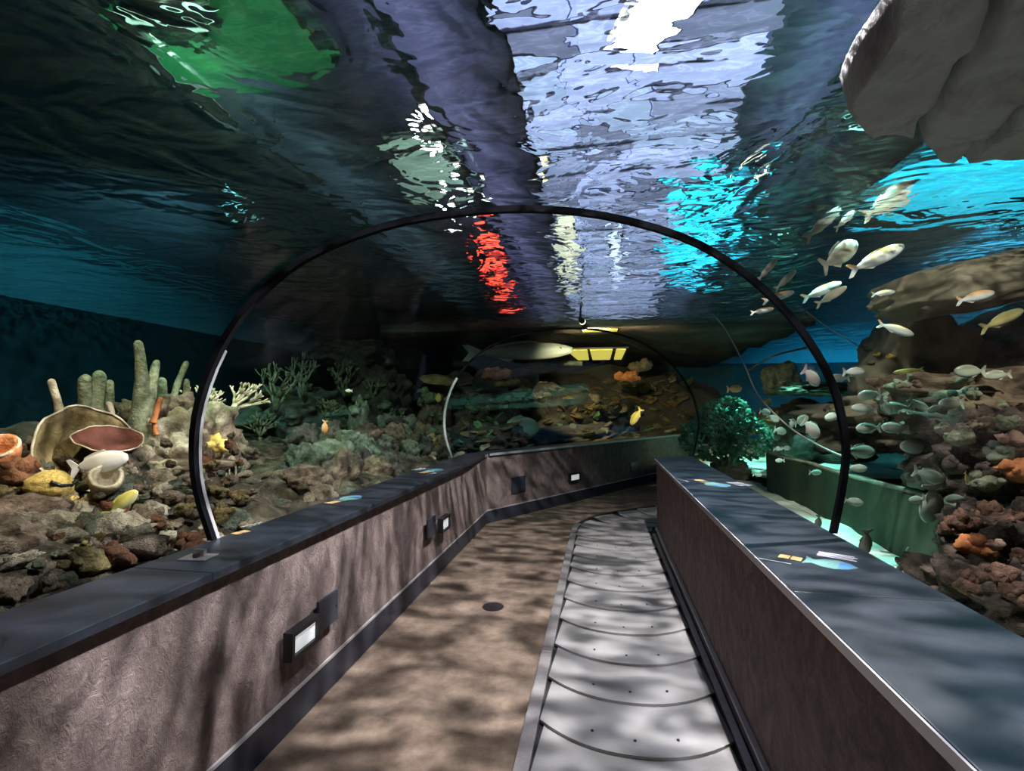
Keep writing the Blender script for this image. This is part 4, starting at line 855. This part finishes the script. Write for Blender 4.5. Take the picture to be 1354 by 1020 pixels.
for x, y, ln, an, dr in ((1145, 541, 32, -5, -1), (1190, 540, 36, 0, -1), (1147, 566, 36, 0, -1), (1184, 566, 38, -4, -1), (1140, 598, 46, 4, 1), (1221, 591, 46, 0, -1), (1259, 617, 44, -8, -1), (1285, 491, 38, 0, -1), (1322, 496, 32, 5, -1), (1255, 534, 40, 0, -1), (1151, 522, 30, 10, -1), (1238, 540, 24, 20, -1), (1283, 521, 22, 80, 1), (1212, 535, 26, 40, 1), (1112, 500, 24, 0, -1), (1128, 492, 28, 0, 1), (1170, 536, 26, 60, 1)):
    a = math.radians(an); c = (math.cos(a) * ln / 2 * dr, math.sin(a) * ln / 2)
    fish((x - c[0], y - c[1]), (x + c[0], y + c[1]), random.uniform(3.9, 4.4), random.choice(['grunt', 'oval']), 'fish_grunt', gl_, GG, yaw=random.uniform(-.3, .3))
PG = 'pale green fish before the slab wall'
for x, y, ln, an, dr, sh in ((1229, 629, 46, 18, 1, 'grunt'), (1213, 661, 24, 0, -1, 'oval'), (1127, 663, 24, 10, 1, 'oval'), (1078, 625, 17, 0, 1, 'oval'), (1032, 570, 18, 15, 1, 'disc'), (1040, 593, 14, 0, 1, 'oval'), (1031, 609, 13, 0, -1, 'oval'), (1028, 594, 11, 0, 1, 'disc'), (1200, 731, 15, -60, 1, 'oval'), (1131, 619, 24, 0, 1, 'oval'), (1265, 660, 28, 5, -1, 'oval'), (1290, 645, 26, 5, -1, 'oval'), (1047, 560, 12, 80, 1, 'disc'), (1102, 551, 20, 20, -1, 'disc'), (1001, 628, 12, 0, 1, 'oval'), (1012, 545, 16, 10, 1, 'disc'), (1022, 553, 16, 30, 1, 'disc')):
    a = math.radians(an); c = (math.cos(a) * ln / 2 * dr, math.sin(a) * ln / 2)
    fish((x - c[0], y - c[1]), (x + c[0], y + c[1]), 3.6 if x > 1100 else 4.9, sh, 'fish_pale_green', 'pale green fish drifting before the dark slab wall' if y > 580 else 'small pale green fish before the dark hollow rock', PG, yaw=random.uniform(-.2, .2))
fish((1233, 640), (1240, 694), 3.6, 'disc', 'fish_grunt', 'grey green fish pointing straight down beside the rusty corals', None)
fish((1238, 704), (1253, 728), 3.4, 'slender', 'fish_blue', 'small turquoise blue fish diving towards the sand strip', None)
fish((1147, 700), (1149, 738), 3.3, 'oval', 'fish_dark', 'larger dark fish hanging over the sand strip', None)
fish((1083, 681), (1084, 702), 4.0, 'oval', 'fish_dark', 'small dark fish by the foot of the near ring', None)
fish((1190, 744), (1192, 762), 3.2, 'oval', 'fish_dark', 'tiny dark fish near the end of the sand strip', None)
fish((1062, 488), (1088, 508), 4.6, 'disc', 'fish_pink', 'pinkish fish over the mossy overhanging shelf', None)
fish((1062, 556), (1088, 578), 4.8, 'disc', 'fish_pink', 'pinkish round fish in front of the dark hollow rock', None)
fish((1050, 560), (1072, 553), 5.0, 'disc', 'fish_grunt', 'grey round fish beside the pinkish one at the hollow', None)
fish((1222, 488), (1188, 493), 4.0, 'slender', 'fish_yellow', 'slim yellow green fish in front of the upright boulder', None)
fish((961, 515), (983, 514), 6.5, 'oval', 'fish_orange', 'small orange fish above the teal bush', None)
fish((1276, 624), (1284, 640), 3.4, 'oval', 'fish_yellow', 'small yellow fish beside the rusty corals', None)
fish((91, 621), (160, 606), 2.95, 'grunt', 'fish_white', 'cream white fish gliding past the large dish coral', None, yaw=.15)
fish((140, 684), (172, 652), 2.9, 'grunt', 'fish_yellow', 'yellow fish by the cream tube sponge', None)
fish((430, 556), (427, 574), 5.2, 'oval', 'fish_orange', 'small orange fish before the green reef column', None)
fish((466, 517), (456, 517), 5.6, 'oval', 'fish_white', 'tiny white fish in the dim reef between the rings', None)
fish((655, 572), (712, 566), 9.0, 'disc', 'fish_pale_green', 'rounded green fish low in the grotto', None)
fish((848, 540), (836, 562), 12.0, 'grunt', 'fish_yellow', 'yellow green fish hanging tail up in the grotto', None)
fish((730, 521), (716, 530), 10.0, 'slender', 'fish_yellow', 'small lime fish in the middle of the grotto', None)
# shark cruising under the canopy
FK['shark'] = fish_parts(.17, .13, .5, .5)
t = fish((612, 467), (757, 462), 11.3, 'shark', 'shark_grey', 'long pale grey shark cruising under the grotto canopy', None, yaw=.1, name='shark')
line('beam', [oy(600, 481, 12.4), oy(680, 480, 12.6), oy(770, 481, 12.8)], .07, 'rock_green', 'dim green beam below the shark', 'beam')
# ------------------------------------------------------------------ printed fish signs on the ledges
plain('print_teal', (.13, .26, .25), .4); plain('print_blue', (.07, .2, .4), .4); plain('print_orange', (.62, .4, .16), .4); plain('print_white', (.62, .62, .7), .4)
def decal(name, label, centre, s, rz, items):
    t = empty(name, (centre.x, centre.y, LZ + .0005), (0, 0, rz), label=label, cat='sign')
    for nme, mt, poly, z in items: MB().prism([(x * s, y * s * 1.9) for x, y in poly], 0, .001 + z).build(nme, mt, t)
fishpoly = [(-.1, -.03), (-.04, -.055), (.03, -.06), (.1, -.04), (.15, 0), (.1, .04), (.03, .055), (-.04, .045), (-.1, .02), (-.15, .05), (-.14, 0), (-.15, -.05)]
items = [('fish_print', 'print_teal', fishpoly, 0), ('fish_print', 'print_blue', [(.05, -.045), (.1, -.035), (.14, 0), (.1, .032), (.05, .04)], .0006)]
for i in range(2): items.append(('name_print', 'print_orange', [(-.3 + i*.075, -.03), (-.235 + i*.075, -.03), (-.235 + i*.075, .015), (-.3 + i*.075, .015)], 0))
for i in range(4): items.append(('text_line', 'print_white', [(-.1, .085 + i*.018), (.13 - .02*(i % 2), .085 + i*.018), (.13 - .02*(i % 2), .091 + i*.018), (-.1, .091 + i*.018)], 0))
items.append(('text_line', 'print_white', [(-.42, -.09), (-.2, -.09), (-.2, -.086), (-.42, -.086)], 0))
decal('fish_sign', 'printed fish sign with orange name bars on the walkway ledge by the ring', oz(1098, 746, LZ), .62, -.5, items)
decal('fish_sign', 'printed fish sign on the walkway ledge near its far end', oz(948, 641, LZ), .9, -1.2, items)
decal('fish_sign', 'printed blue fish sign on the left ledge past the brain coral', oz(462, 659, LZ), .7, 1.3, items[:4])
decal('fish_sign', 'printed orange sign on the left ledge just past the ring', oz(346, 697, LZ), .55, 1.3, items[2:5])
decal('fish_sign', 'printed sign on the left ledge next to the corner', oz(574, 622, LZ), .8, 1.3, items)
